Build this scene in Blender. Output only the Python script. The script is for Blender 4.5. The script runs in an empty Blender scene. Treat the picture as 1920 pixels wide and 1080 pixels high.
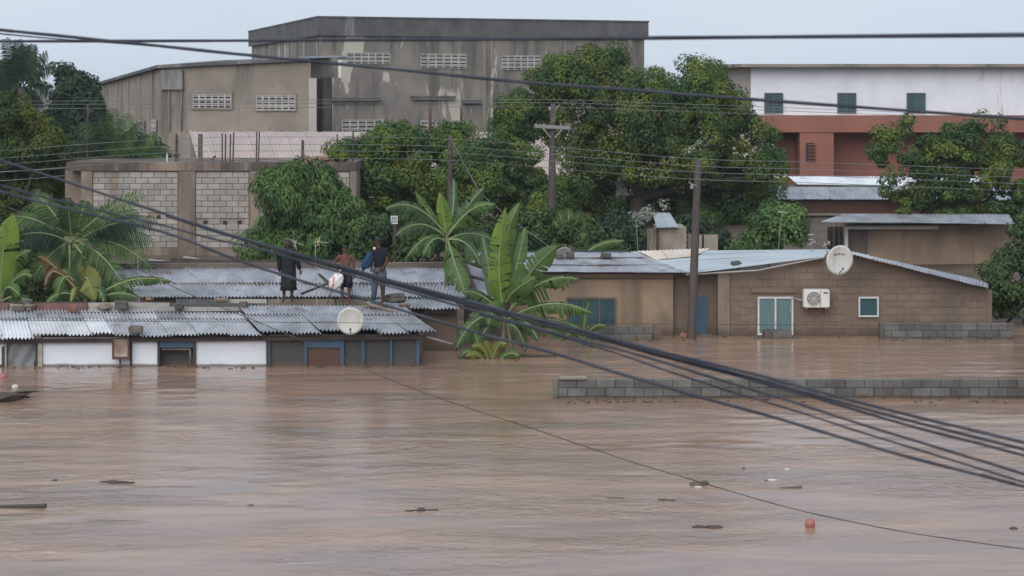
import bpy, bmesh, math, random
import numpy as np
from mathutils import Vector, Matrix, Euler
R = math.radians
random.seed(7); np.random.seed(7)
C = bpy.context.scene.collection
sc = bpy.context.scene

# ------------------------------------------------------------------ camera, sky, sun, exposure
F, CX, HY, H = 3800.0, 960.0, 171.0, 7.4      # focal length in photo pixels, principal column, horizon row, eye height above the water
cam_d = bpy.data.cameras.new('camera'); cam = bpy.data.objects.new('camera', cam_d); C.objects.link(cam)
cam.location = (0, 0, H); cam.rotation_euler = (R(90), 0, 0)
cam_d.sensor_width = 36; cam_d.lens = F / 1920 * 36; cam_d.shift_y = -(540 - HY) / 1920
cam_d.clip_start = 0.5; cam_d.clip_end = 3000
cam_d.dof.use_dof = True; cam_d.dof.focus_distance = 60; cam_d.dof.aperture_fstop = 4.0
sc.camera = cam

world = bpy.data.worlds.new('World'); sc.world = world; world.use_nodes = True
nt = world.node_tree; nt.nodes.clear()
SUN_EL, SUN_AZ = 40, 200
sky = nt.nodes.new('ShaderNodeTexSky'); sky.sky_type = 'NISHITA'; sky.sun_disc = False
sky.sun_elevation = R(SUN_EL); sky.sun_rotation = R(SUN_AZ); sky.dust_density = 4.0; sky.air_density = 1.0
# cloud cover: an even pale layer with faint soft mottling over the clear sky
tc = nt.nodes.new('ShaderNodeTexCoord')
mp = nt.nodes.new('ShaderNodeMapping'); mp.inputs['Scale'].default_value = (1.2, 1.2, 4)
nz = nt.nodes.new('ShaderNodeTexNoise'); nz.inputs['Scale'].default_value = 2.2; nz.inputs['Detail'].default_value = 4
cr = nt.nodes.new('ShaderNodeValToRGB')
cr.color_ramp.elements[0].position = .3; cr.color_ramp.elements[0].color = (5.9, 6.75, 7.85, 1)
cr.color_ramp.elements[1].position = .7; cr.color_ramp.elements[1].color = (6.7, 7.5, 8.5, 1)
mx = nt.nodes.new('ShaderNodeMix'); mx.data_type = 'RGBA'; mx.inputs['Factor'].default_value = .86
bg = nt.nodes.new('ShaderNodeBackground'); bg.inputs['Strength'].default_value = .062
ow = nt.nodes.new('ShaderNodeOutputWorld')
L = nt.links.new
L(tc.outputs['Generated'], mp.inputs['Vector']); L(mp.outputs['Vector'], nz.inputs['Vector']); L(nz.outputs['Fac'], cr.inputs['Fac'])
L(sky.outputs['Color'], mx.inputs['A']); L(cr.outputs['Color'], mx.inputs['B']); L(mx.outputs['Result'], bg.inputs['Color']); L(bg.outputs['Background'], ow.inputs['Surface'])

sun_d = bpy.data.lights.new('sun', 'SUN'); sun_d.energy = 1.2; sun_d.angle = R(60); sun_d.color = (1, .97, .93)
sun = bpy.data.objects.new('sun', sun_d); C.objects.link(sun)
a = R(SUN_AZ)
sv = Vector((math.sin(a) * math.cos(R(SUN_EL)), math.cos(a) * math.cos(R(SUN_EL)), math.sin(R(SUN_EL))))
sun.rotation_euler = sv.to_track_quat('Z', 'Y').to_euler(); sun.location = sv * 100

vs = sc.view_settings; vs.view_transform = 'Standard'; vs.look = 'None'; vs.gamma = 1; vs.exposure = .9; vs.use_curve_mapping = False
sc.render.engine = 'CYCLES'
sc.cycles.max_bounces = 6; sc.cycles.transparent_max_bounces = 8; sc.cycles.use_denoising = True
sc.cycles.caustics_reflective = False; sc.cycles.caustics_refractive = False

# ------------------------------------------------------------------ helpers
def P(px, py, D): return Vector(((px - CX) / F * D, D, H - (py - HY) / F * D))
def Zy(py, D): return H - (py - HY) / F * D
def Xx(px, D): return (px - CX) / F * D
ORG = {}
def thing(name, label, cat, loc, group=None, kind=None):
    o = bpy.data.objects.new(name, None); C.objects.link(o); o.location = loc; o.empty_display_size = .2
    o['label'] = label; o['category'] = cat
    if group: o['group'] = group
    if kind: o['kind'] = kind
    ORG[o.name] = Vector(loc); return o
def tag(o, label=None, cat=None, group=None, kind=None):
    if label: o['label'] = label
    if cat: o['category'] = cat
    if group: o['group'] = group
    if kind: o['kind'] = kind
    return o
def link(name, me, mat=None, parent=None, loc=None, label=None):
    o = bpy.data.objects.new(name, me); C.objects.link(o)
    if mat is not None and len(me.materials) == 0:
        for m in (mat if isinstance(mat, (list, tuple)) else [mat]): me.materials.append(m)
    if parent is not None:
        o.parent = parent; ORG[o.name] = ORG[parent.name]
        if loc is not None: o.location = Vector(loc) - ORG[parent.name]
    elif loc is not None: o.location = loc
    if label: o['label'] = label
    return o

class MB:
    def __init__(s): s.v = []; s.f = []; s.m = []
    def add(s, vs, fs, m=0):
        b = len(s.v); s.v += [tuple(v) for v in vs]; s.f += [tuple(i + b for i in f) for f in fs]; s.m += [m] * len(fs); return s
    def hexa(s, p, m=0):          # p: 4 bottom + 4 top, counter-clockwise
        return s.add(p, [(3, 2, 1, 0), (4, 5, 6, 7), (0, 1, 5, 4), (1, 2, 6, 5), (2, 3, 7, 6), (3, 0, 4, 7)], m)
    def box(s, x0, y0, z0, x1, y1, z1, m=0):
        return s.hexa([(x0, y0, z0), (x1, y0, z0), (x1, y1, z0), (x0, y1, z0), (x0, y0, z1), (x1, y0, z1), (x1, y1, z1), (x0, y1, z1)], m)
    def rbox(s, c, size, rot=(0, 0, 0), m=0, jit=0):
        M = Euler(rot).to_matrix(); hx, hy, hz = [k / 2 for k in size]
        p = [(-hx, -hy, -hz), (hx, -hy, -hz), (hx, hy, -hz), (-hx, hy, -hz), (-hx, -hy, hz), (hx, -hy, hz), (hx, hy, hz), (-hx, hy, hz)]
        return s.hexa([Vector(c) + M @ Vector(q) + Vector([random.uniform(-jit, jit) for _ in range(3)]) for q in p], m)
    def panel(s, x0, y0, x1, y1, D, th, m=0):      # upright slab facing the camera side, given by its front outline at depth D
        return s.box(Xx(x0, D), D, Zy(y1, D), Xx(x1, D), D + th, Zy(y0, D), m)
    def beam(s, a, b, w, h=None, m=0):
        a, b = Vector(a), Vector(b); h = h or w; t = (b - a).normalized()
        u = t.cross(Vector((0, 0, 1)));  u = u.normalized() if u.length > 1e-3 else Vector((1, 0, 0)); n = u.cross(t)
        q = [-u * w / 2 - n * h / 2, u * w / 2 - n * h / 2, u * w / 2 + n * h / 2, -u * w / 2 + n * h / 2]
        return s.hexa([a + k for k in q] + [b + k for k in q], m)
    def tube(s, pts, rad, n=6, m=0, cap=True):
        pts = [Vector(p) for p in pts]; k = len(pts); rad = [rad] * k if not hasattr(rad, '__len__') else rad
        b = len(s.v); ref = Vector((0, 0, 1))
        for i, p in enumerate(pts):
            t = (pts[min(i + 1, k - 1)] - pts[max(i - 1, 0)]).normalized()
            u = t.cross(ref if abs(t.z) < .95 else Vector((1, 0, 0))).normalized(); w = u.cross(t)
            for j in range(n):
                an = 2 * math.pi * j / n; s.v.append(tuple(p + (u * math.cos(an) + w * math.sin(an)) * rad[i]))
        for i in range(k - 1):
            for j in range(n):
                s.f.append((b + i * n + j, b + i * n + (j + 1) % n, b + (i + 1) * n + (j + 1) % n, b + (i + 1) * n + j)); s.m.append(m)
        if cap:
            s.f.append(tuple(b + j for j in range(n))[::-1]); s.m.append(m)
            s.f.append(tuple(b + (k - 1) * n + j for j in range(n))); s.m.append(m)
        return s
    def ell(s, c, r, seg=10, ring=6, rot=None, m=0, noise=0):
        c = Vector(c); r = (r, r, r) if not hasattr(r, '__len__') else r; b = len(s.v); M = Euler(rot).to_matrix() if rot else None
        pts = [Vector((0, 0, -1))] + [Vector((math.cos(2 * math.pi * j / seg) * math.sin(math.pi * i / ring), math.sin(2 * math.pi * j / seg) * math.sin(math.pi * i / ring), -math.cos(math.pi * i / ring))) for i in range(1, ring) for j in range(seg)] + [Vector((0, 0, 1))]
        for p in pts:
            q = Vector((p.x * r[0], p.y * r[1], p.z * r[2])) * (1 + random.uniform(-noise, noise))
            s.v.append(tuple(c + (M @ q if M else q)))
        fs = [(0, 1 + (j + 1) % seg, 1 + j) for j in range(seg)]
        for i in range(ring - 2):
            for j in range(seg):
                fs.append((1 + i * seg + j, 1 + i * seg + (j + 1) % seg, 1 + (i + 1) * seg + (j + 1) % seg, 1 + (i + 1) * seg + j))
        l = len(pts) - 1; fs += [(1 + (ring - 2) * seg + j, 1 + (ring - 2) * seg + (j + 1) % seg, l) for j in range(seg)]
        s.f += [tuple(i + b for i in f) for f in fs]; s.m += [m] * len(fs); return s
    def loft(s, rings, n=12, m=0, cap=True):        # rings: (centre, rx, ry)
        b = len(s.v)
        for c, rx, ry in rings:
            for j in range(n):
                an = 2 * math.pi * j / n; s.v.append((c[0] + rx * math.cos(an), c[1] + ry * math.sin(an), c[2]))
        for i in range(len(rings) - 1):
            for j in range(n):
                s.f.append((b + i * n + j, b + i * n + (j + 1) % n, b + (i + 1) * n + (j + 1) % n, b + (i + 1) * n + j)); s.m.append(m)
        if cap:
            s.f.append(tuple(b + j for j in range(n))[::-1]); s.f.append(tuple(b + (len(rings) - 1) * n + j for j in range(n))); s.m += [m, m]
        return s
    def poly(s, pts, ext, m=0):                      # planar polygon extruded by a vector
        k = len(pts); e = Vector(ext); pts = [Vector(p) for p in pts]
        return s.add(pts + [p + e for p in pts], [tuple(range(k)), tuple(range(2 * k - 1, k - 1, -1))] + [(i, i + k, (i + 1) % k + k, (i + 1) % k) for i in range(k)], m)
    def build(s, name, mat, parent=None, smooth=False, label=None, origin=None):
        me = bpy.data.meshes.new(name); o0 = ORG[parent.name] if parent is not None else (Vector(origin) if origin is not None else Vector((0, 0, 0)))
        me.from_pydata([(v[0] - o0.x, v[1] - o0.y, v[2] - o0.z) for v in s.v], [], s.f)
        for m in (mat if isinstance(mat, (list, tuple)) else [mat]): me.materials.append(m)
        if any(s.m): me.polygons.foreach_set('material_index', s.m)
        if smooth: me.polygons.foreach_set('use_smooth', [True] * len(s.f))
        me.update()
        bm = bmesh.new(); bm.from_mesh(me); bmesh.ops.recalc_face_normals(bm, faces=bm.faces); bm.to_mesh(me); bm.free()
        o = link(name, me, None, parent, None, label)
        if parent is None: o.location = o0; ORG[o.name] = o0
        return o

# ------------------------------------------------------------------ materials
def mk(name, c1=None, c2=None, scale=1.5, rough=.85, metal=0, bump=.25, bscale=25, streak=None, sscale=1.2, sthr=(.5, .68), streak2=None, island=0, objrand=0, spec=.5, detail=7, trans=None, stretch=(1, 1, 1), contrast=(.3, .7), tide=0):
    m = bpy.data.materials.new(name); m.use_nodes = True; t = m.node_tree; N = t.nodes; K = t.links.new
    b = N['Principled BSDF']; b.inputs['Roughness'].default_value = rough; b.inputs['Metallic'].default_value = metal; b.inputs['Specular IOR Level'].default_value = spec
    geo = N.new('ShaderNodeNewGeometry')
    def noise(sc_, st, det=detail, dist=0):
        mp = N.new('ShaderNodeMapping'); mp.inputs['Scale'].default_value = st; K(geo.outputs['Position'], mp.inputs['Vector'])
        n = N.new('ShaderNodeTexNoise'); n.inputs['Scale'].default_value = sc_; n.inputs['Detail'].default_value = det; n.inputs['Roughness'].default_value = .62; n.inputs['Distortion'].default_value = dist
        K(mp.outputs['Vector'], n.inputs['Vector']); return n.outputs['Fac']
    def ramp(f, a, b_):
        r = N.new('ShaderNodeMapRange'); r.interpolation_type = 'SMOOTHSTEP'; r.inputs['From Min'].default_value = a; r.inputs['From Max'].default_value = b_; K(f, r.inputs['Value']); return r.outputs['Result']
    def mix(f, a, b_, mode='MIX'):
        x = N.new('ShaderNodeMix'); x.data_type = 'RGBA'; x.blend_type = mode
        if hasattr(f, 'links'): K(f, x.inputs['Factor'])
        else: x.inputs['Factor'].default_value = f
        for s_, k in ((a, 'A'), (b_, 'B')):
            if hasattr(s_, 'links'): K(s_, x.inputs[k])
            else: x.inputs[k].default_value = (*s_, 1)
        return x.outputs['Result']
    c2 = c2 or tuple(k * .7 for k in c1)
    col = mix(ramp(noise(scale, stretch), *contrast), c1, c2)
    if streak: col = mix(ramp(noise(sscale, (1, 1, .13), 5, .3), *sthr), col, streak)
    if streak2: col = mix(ramp(noise(sscale * .55, (1.3, 1.3, .3), 6, .6), *streak2[1]), col, streak2[0])
    if tide:            # wet, muddy band left by the flood above the water line
        sp = N.new('ShaderNodeSeparateXYZ'); K(geo.outputs['Position'], sp.inputs['Vector'])
        ma = N.new('ShaderNodeMath'); ma.operation = 'MULTIPLY_ADD'; ma.inputs[1].default_value = -.7 * tide; K(noise(2.2, (1, 1, .5), 4), ma.inputs[0]); K(sp.outputs['Z'], ma.inputs[2])
        inv = N.new('ShaderNodeMath'); inv.operation = 'SUBTRACT'; inv.inputs[0].default_value = 1; K(ramp(ma.outputs['Value'], -.25 * tide, .45 * tide), inv.inputs[1])
        sc2 = N.new('ShaderNodeMath'); sc2.operation = 'MULTIPLY'; sc2.inputs[1].default_value = .85; K(inv.outputs['Value'], sc2.inputs[0])
        col = mix(sc2.outputs['Value'], col, (.085, .058, .042))
    def scaled(src, amt, col):
        r = N.new('ShaderNodeMapRange'); r.inputs['To Min'].default_value = 1 - amt; r.inputs['To Max'].default_value = 1 + amt; K(src, r.inputs['Value'])
        cb = N.new('ShaderNodeCombineColor'); [K(r.outputs['Result'], cb.inputs[i]) for i in range(3)]
        return mix(1.0, col, cb.outputs['Color'], 'MULTIPLY')
    if island: col = scaled(geo.outputs['Random Per Island'], island, col)
    if objrand:
        oi = N.new('ShaderNodeObjectInfo'); col = scaled(oi.outputs['Random'], objrand, col)
    K(col, b.inputs['Base Color'])
    if bump:
        bp = N.new('ShaderNodeBump'); bp.inputs['Strength'].default_value = bump; bp.inputs['Distance'].default_value = .02
        K(noise(bscale, (1, 1, 1), 4), bp.inputs['Height']); K(bp.outputs['Normal'], b.inputs['Normal'])
    if trans:
        tr = N.new('ShaderNodeBsdfTranslucent'); ms = N.new('ShaderNodeMixShader'); ms.inputs['Fac'].default_value = trans
        K(col, tr.inputs['Color']); K(b.outputs['BSDF'], ms.inputs[1]); K(tr.outputs['BSDF'], ms.inputs[2]); K(ms.outputs['Shader'], N['Material Output'].inputs['Surface'])
    return m
M = {}
M['concrete'] = mk('weathered_concrete', (.225, .202, .172), (.15, .137, .12), .5, streak=(.10, .093, .083), sscale=.95, sthr=(.48, .66), streak2=((.42, .39, .34), (.57, .62)))
M['concrete_pale'] = mk('pale_plaster', (.275, .24, .20), (.19, .165, .138), .5, streak=(.11, .098, .085), sscale=.6, sthr=(.54, .70))
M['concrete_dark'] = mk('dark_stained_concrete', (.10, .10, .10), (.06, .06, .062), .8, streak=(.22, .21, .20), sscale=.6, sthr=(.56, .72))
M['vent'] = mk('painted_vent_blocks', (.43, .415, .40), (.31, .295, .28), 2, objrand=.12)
M['darkin'] = mk('interior_shade', (.018, .018, .018), (.03, .028, .025), 2, bump=0)  # near-black colour stands for the shade inside openings
M['block'] = mk('grey_concrete_block', (.345, .325, .30), (.255, .235, .215), 1.1, objrand=.13, bump=.5, streak=(.24, .185, .14), sscale=.8, sthr=(.55, .72))
M['mortar'] = mk('mortar_render', (.235, .205, .18), (.28, .225, .18), 1.2, bump=.5)
M['column'] = mk('stained_column_render', tide=.42, c1=(.25, .20, .155), c2=(.17, .135, .108), scale=1.4, bump=.5, streak=(.12, .09, .07), sscale=.9)
M['slab'] = mk('stained_ring_beam', (.105, .082, .068), (.062, .052, .045), 1.6, bump=.6, streak=(.26, .20, .155), sscale=.9)
M['tan'] = mk('tan_plaster', tide=.48, c1=(.31, .222, .15), c2=(.19, .138, .098), scale=.8, bump=.5, streak=(.14, .10, .072), sscale=.7, sthr=(.52, .72), streak2=((.15, .115, .085), (.58, .70)))
M['brownblock'] = mk('brown_rendered_block', tide=.42, c1=(.195, .142, .104), c2=(.118, .090, .068), scale=.7, objrand=.09, bump=.6, streak=(.075, .058, .046), sscale=.7, sthr=(.55, .72), streak2=((.255, .175, .125), (.62, .72)))
M['brownmortar'] = mk('brown_mortar', tide=.42, c1=(.135, .102, .077), c2=(.165, .122, .09), scale=1.2, bump=.4)
M['wetblock'] = mk('wet_grey_block', tide=0.16, c1=(.120, .120, .113), c2=(.075, .072, .064), scale=2.2, objrand=.28, bump=.5, rough=.6, streak=(.075, .068, .052), sscale=1.5, sthr=(.52, .7))
M['wetmortar'] = mk('wet_mortar', (.05, .046, .04), (.075, .066, .055), 2, rough=.7)
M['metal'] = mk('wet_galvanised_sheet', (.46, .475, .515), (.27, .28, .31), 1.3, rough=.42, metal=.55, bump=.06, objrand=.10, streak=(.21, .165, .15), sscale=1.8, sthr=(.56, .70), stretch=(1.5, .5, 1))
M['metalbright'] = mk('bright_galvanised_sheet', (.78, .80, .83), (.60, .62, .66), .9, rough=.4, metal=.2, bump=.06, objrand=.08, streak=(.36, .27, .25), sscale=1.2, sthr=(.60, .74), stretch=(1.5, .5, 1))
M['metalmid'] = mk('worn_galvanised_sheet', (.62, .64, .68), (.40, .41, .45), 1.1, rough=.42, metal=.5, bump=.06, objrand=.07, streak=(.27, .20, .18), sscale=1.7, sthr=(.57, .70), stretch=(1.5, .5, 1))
M['metalblue'] = mk('pale_blue_sheet', (.47, .53, .57), (.37, .42, .455), .8, rough=.42, metal=.4, bump=.06, objrand=.08, streak=(.60, .58, .54), sscale=.9, sthr=(.6, .75), stretch=(.6, 1.5, 1))
M['metalcream'] = mk('cream_roof_sheet', (.66, .58, .50), (.54, .46, .40), 1, rough=.55, metal=.1, bump=.1)
M['pinkroof'] = mk('faded_pinkish_roof', (.45, .375, .335), (.36, .295, .262), .5, rough=.55, metal=.15, bump=.1, streak=(.32, .25, .22), sscale=.8, sthr=(.58, .75), objrand=.05, stretch=(2, .3, .3))
M['rust'] = mk('rusted_dark_sheet', (.10, .072, .06), (.16, .12, .10), 1.2, rough=.7, metal=.2, objrand=.15)
M['timber'] = mk('weathered_timber', (.135, .105, .085), (.08, .065, .055), 2.5, bump=.5, stretch=(1, 1, .2), objrand=.12)
M['paletimber'] = mk('pale_grey_board', (.40, .385, .36), (.26, .245, .225), 2, bump=.4, stretch=(.4, 1, 2))
M['maroon'] = mk('faded_maroon_board', (.14, .065, .062), (.19, .11, .10), 2, bump=.3)
M['white'] = mk('white_painted_board', tide=0.1, c1=(.66, .71, .77), c2=(.60, .65, .71), scale=1, rough=.6, bump=.1, streak=(.44, .42, .40), sscale=1.3, sthr=(.66, .85))
M['blue'] = mk('faded_blue_paint', tide=0.2, c1=(.035, .085, .15), c2=(.05, .095, .145), scale=2, rough=.6, bump=.2)
M['teal'] = mk('dark_teal_glass', (.018, .055, .068), (.035, .085, .095), 1.5, rough=.18, bump=.03)
M['tealcurtain'] = mk('teal_curtained_glass', (.115, .185, .195), (.085, .145, .155), 3, rough=.3, bump=.05, stretch=(6, 1, .3))
M['screen'] = mk('mesh_screen_and_shade', tide=0.2, c1=(.06, .061, .063), c2=(.043, .043, .045), scale=2, rough=.7, bump=.2)  # mesh screens, and one panel coloured as the shade of an opening
M['browndoor'] = mk('red_brown_door', (.10, .042, .028), (.07, .033, .024), 2, rough=.6, stretch=(3, 1, .4))
M['tarp'] = mk('grey_plastic_sheet', (.22, .23, .245), (.145, .15, .15), 2, rough=.35, bump=.5, bscale=6)
M['boardbrown'] = mk('stained_notice_board', (.46, .38, .32), (.22, .15, .11), 2.2, bump=.4)
M['frame'] = mk('white_window_frame', (.58, .58, .57), (.46, .46, .45), 2, rough=.5, bump=0)
M['dish'] = mk('off_white_dish', (.60, .61, .58), (.50, .51, .49), 1.5, rough=.5, bump=.05, streak=(.47, .46, .42), sscale=3)
M['plastic'] = mk('white_casing', (.64, .63, .60), (.56, .55, .52), 2, rough=.45, bump=0)
M['darkplastic'] = mk('dark_grille', (.10, .10, .10), (.07, .07, .07), 2, rough=.5, bump=0)
M['cable'] = mk('black_cable_sheath', (.026, .032, .046), (.052, .06, .078), 2, rough=.6, bump=.3, spec=.2)
M['thinwire'] = mk('weathered_wire', (.17, .18, .175), (.12, .13, .125), 3, rough=.5, bump=0)
M['polewood'] = mk('grey_wooden_pole', tide=0.5, c1=(.085, .070, .062), c2=(.05, .042, .039), scale=1.5, bump=.5, stretch=(4, 4, .3))
M['polegrey'] = mk('grey_concrete_pole', (.24, .235, .225), (.17, .165, .155), 1.5, bump=.3)
M['rebar'] = mk('rusty_rebar', (.05, .035, .028), (.075, .05, .04), 5, bump=0)
M['stone'] = mk('dark_rubble_stone', (.13, .115, .10), (.075, .068, .06), 4, bump=.8, objrand=.25)
M['redbrick'] = mk('orange_brown_brick', (.27, .13, .075), (.16, .085, .06), 5, bump=.6)
M['brownstone'] = mk('brown_stone', (.22, .175, .125), (.14, .11, .085), 5, bump=.6)
M['terracotta'] = mk('terracotta_plaster', (.27, .105, .075), (.215, .09, .066), .6, bump=.2, streak=(.19, .10, .08), sscale=.6, sthr=(.62, .8))
M['beige'] = mk('beige_plaster', (.42, .375, .34), (.36, .32, .29), .6, bump=.15)
M['whitewall'] = mk('peeling_white_plaster', (.68, .70, .74), (.60, .62, .66), 1, bump=.2, streak=(.38, .37, .37), sscale=1.4, sthr=(.62, .7))
M['plywood'] = mk('stained_plywood', (.33, .285, .23), (.20, .17, .14), 1.6, streak=(.12, .10, .085), sscale=1.5)
M['ground'] = mk('wet_earth', (.12, .085, .06), (.07, .055, .042), .8, bump=.6)
M['skin'] = mk('dark_skin', spec=.15, c1=(.085, .043, .027), c2=(.068, .034, .022), scale=6, rough=.5, bump=.05)
M['skinred'] = mk('brown_skin', spec=.15, c1=(.145, .068, .046), c2=(.115, .054, .037), scale=6, rough=.5, bump=.05)
M['hair'] = mk('black_hair', (.012, .010, .010), (.02, .017, .016), 20, rough=.8)
M['coat'] = mk('dark_wet_coat', spec=.15, c1=(.011, .013, .015), c2=(.02, .022, .025), scale=5, rough=.6, bump=.5, bscale=8)
M['hood'] = mk('grey_cap_cloth', spec=.15, c1=(.10, .10, .105), c2=(.07, .07, .075), scale=5, rough=.8)
M['shorts'] = mk('black_shorts', spec=.15, c1=(.016, .015, .018), c2=(.026, .024, .028), scale=5, rough=.8, bump=.4, bscale=9)
M['navy'] = mk('navy_shirt', spec=.15, c1=(.011, .013, .026), c2=(.018, .02, .034), scale=5, rough=.8, bump=.4, bscale=9)
M['jeans'] = mk('grey_blue_jeans', spec=.15, c1=(.085, .105, .125), c2=(.06, .075, .09), scale=5, rough=.9, bump=.4, bscale=9)
M['bluebag'] = mk('blue_bag', spec=.15, c1=(.016, .055, .13), c2=(.02, .042, .085), scale=5, rough=.6, bump=.5, bscale=8)
M['yellow'] = mk('pale_yellow_cloth', (.55, .5, .28), (.45, .4, .22), 5)
M['sack'] = mk('white_sack', (.68, .65, .64), (.58, .54, .53), 5, rough=.6, bump=.5, bscale=7, streak=(.42, .21, .15), sscale=5, sthr=(.56, .62))
M['eye'] = mk('eye', (.10, .08, .07), (.08, .06, .05), 5, bump=0)
M['red'] = mk('faded_red_plastic', (.36, .12, .10), (.28, .10, .085), 4, rough=.4)
M['paper'] = mk('pale_litter', (.52, .51, .5), (.42, .4, .38), 6)
M['ink'] = mk('dark_print', (.05, .055, .07), (.04, .04, .05), 4, bump=0)
M['drift'] = mk('wet_driftwood', (.045, .036, .03), (.075, .058, .046), 5, bump=.5)
def leafmat(n, a, b, sc_=.9, isl=.32, tr=.28): return mk(n, a, b, sc_, rough=.65, bump=0, island=isl, trans=tr, detail=4, spec=.1, contrast=(.36, .62))
M['neem'] = leafmat('neem_leaves', (.145, .185, .040), (.046, .098, .038), .8)
M['neem2'] = leafmat('mid_tree_leaves', (.145, .195, .042), (.050, .104, .040), .85)
M['mango'] = leafmat('slender_dark_leaves', (.135, .22, .068), (.075, .14, .052), .8)
M['darkleaf'] = leafmat('dark_blue_green_leaves', (.055, .09, .048), (.038, .066, .04), .8)
M['yellowleaf'] = leafmat('yellow_green_leaves', (.12, .145, .03), (.045, .078, .028), .6)
M['bushleaf'] = leafmat('undergrowth_leaves', (.085, .13, .046), (.042, .075, .032), .9)
M['paleleaf'] = leafmat('dry_pale_leaves', (.34, .36, .31), (.2, .23, .18), 2)
M['palm'] = leafmat('palm_fronds', (.085, .135, .05), (.05, .088, .036), 1.5, .3)
M['palmdark'] = leafmat('far_palm_fronds', (.038, .068, .04), (.028, .05, .032), 1.2, .3)
M['palmyellow'] = leafmat('yellowish_palm_fronds', (.12, .14, .035), (.07, .095, .03), 1.5, .3)
def bananamat(n, a, b, tr): return mk(n, a, b, 2.2, rough=.45, bump=.4, bscale=14, trans=tr, island=.16, spec=.3, streak=(.20, .17, .05), sscale=2.6, sthr=(.62, .75))
M['banana'] = bananamat('banana_leaf_green', (.085, .150, .038), (.055, .108, .030), .26)
M['bananabright'] = bananamat('young_banana_leaf', (.175, .265, .042), (.12, .20, .035), .34)
M['bananadark'] = bananamat('old_banana_leaf', (.066, .120, .044), (.044, .085, .034), .2)
M['bananayellow'] = bananamat('yellowing_banana_leaf', (.22, .22, .045), (.13, .15, .03), .3)
M['dead'] = bananamat('dead_brown_leaf', (.15, .07, .032), (.09, .045, .025), .15)
M['midrib'] = mk('pale_midrib', (.22, .28, .12), (.17, .22, .09), 3, rough=.5, bump=0)
M['stalk'] = mk('banana_stalk', tide=.42, c1=(.12, .125, .05), c2=(.075, .07, .035), scale=3, rough=.6, bump=.3)
M['bark'] = mk('dark_bark', (.055, .044, .036), (.035, .029, .025), 3, bump=.8)

# water: silty body colour under a rippled reflecting surface
wm = bpy.data.materials.new('flood_water'); wm.use_nodes = True; t = wm.node_tree; N = t.nodes; K = t.links.new
b = N['Principled BSDF']; b.inputs['Roughness'].default_value = .15; b.inputs['IOR'].default_value = 1.33
g = N.new('ShaderNodeNewGeometry')
def wn(scale, st, det, dist=0):
    mp = N.new('ShaderNodeMapping'); mp.inputs['Scale'].default_value = st; K(g.outputs['Position'], mp.inputs['Vector'])
    n = N.new('ShaderNodeTexNoise'); n.inputs['Scale'].default_value = scale; n.inputs['Detail'].default_value = det; n.inputs['Distortion'].default_value = dist
    K(mp.outputs['Vector'], n.inputs['Vector']); return n.outputs['Fac']
x = N.new('ShaderNodeMix'); x.data_type = 'RGBA'; x.inputs['A'].default_value = (.32, .203, .142, 1); x.inputs['B'].default_value = (.20, .138, .107, 1)
cm_ = N.new('ShaderNodeMapRange'); cm_.inputs['From Min'].default_value = .36; cm_.inputs['From Max'].default_value = .64
K(wn(.42, (.42, 1.7, 1), 7, 1.2), cm_.inputs['Value']); K(cm_.outputs['Result'], x.inputs['Factor'])
fm = N.new('ShaderNodeMapRange'); fm.interpolation_type = 'SMOOTHSTEP'; fm.inputs['From Min'].default_value = .66; fm.inputs['From Max'].default_value = .78; fm.inputs['To Max'].default_value = .55
K(wn(1.6, (.25, 2.2, 1), 9, 1.6), fm.inputs['Value'])       # thin drifting pale lines
y_ = N.new('ShaderNodeMix'); y_.data_type = 'RGBA'; y_.inputs['B'].default_value = (.50, .43, .37, 1); K(fm.outputs['Result'], y_.inputs['Factor']); K(x.outputs['Result'], y_.inputs['A']); K(y_.outputs['Result'], b.inputs['Base Color'])
rm = N.new('ShaderNodeMapRange'); rm.inputs['From Min'].default_value = .38; rm.inputs['From Max'].default_value = .62; rm.inputs['To Min'].default_value = .03; rm.inputs['To Max'].default_value = .13
K(wn(.3, (.35, 1.5, 1), 6, 1.0), rm.inputs['Value']); s0 = N.new('ShaderNodeSeparateXYZ'); K(g.outputs['Position'], s0.inputs['Vector'])
zr = N.new('ShaderNodeMapRange'); zr.interpolation_type = 'SMOOTHSTEP'; zr.inputs['From Min'].default_value = 44; zr.inputs['From Max'].default_value = 54; zr.inputs['To Min'].default_value = .09; zr.inputs['To Max'].default_value = .02; K(s0.outputs['Y'], zr.inputs['Value'])
ra = N.new('ShaderNodeMath'); ra.operation = 'ADD'; K(rm.outputs['Result'], ra.inputs[0]); K(zr.outputs['Result'], ra.inputs[1]); K(ra.outputs['Value'], b.inputs['Roughness'])
ad = N.new('ShaderNodeMath'); ad.operation = 'MULTIPLY_ADD'; ad.inputs[1].default_value = .8
K(wn(5, (.6, 1.0, 1), 5, 1.0), ad.inputs[0]); K(wn(1.35, (.62, 1.0, 1), 8, 1.2), ad.inputs[2])
bp = N.new('ShaderNodeBump'); bp.inputs['Strength'].default_value = .22; bp.inputs['Distance'].default_value = .05
mk_ = N.new('ShaderNodeMapRange'); mk_.inputs['From Min'].default_value = .42; mk_.inputs['From Max'].default_value = .66; mk_.inputs['To Min'].default_value = .06; mk_.inputs['To Max'].default_value = .42
K(wn(.22, (.45, 1.3, 1), 5, 1.0), mk_.inputs['Value']); sy = N.new('ShaderNodeSeparateXYZ'); K(g.outputs['Position'], sy.inputs['Vector'])
zn = N.new('ShaderNodeMapRange'); zn.interpolation_type = 'SMOOTHSTEP'; zn.inputs['From Min'].default_value = 38; zn.inputs['From Max'].default_value = 53; zn.inputs['To Min'].default_value = 1.5; zn.inputs['To Max'].default_value = 1.7; K(sy.outputs['Y'], zn.inputs['Value'])
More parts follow.
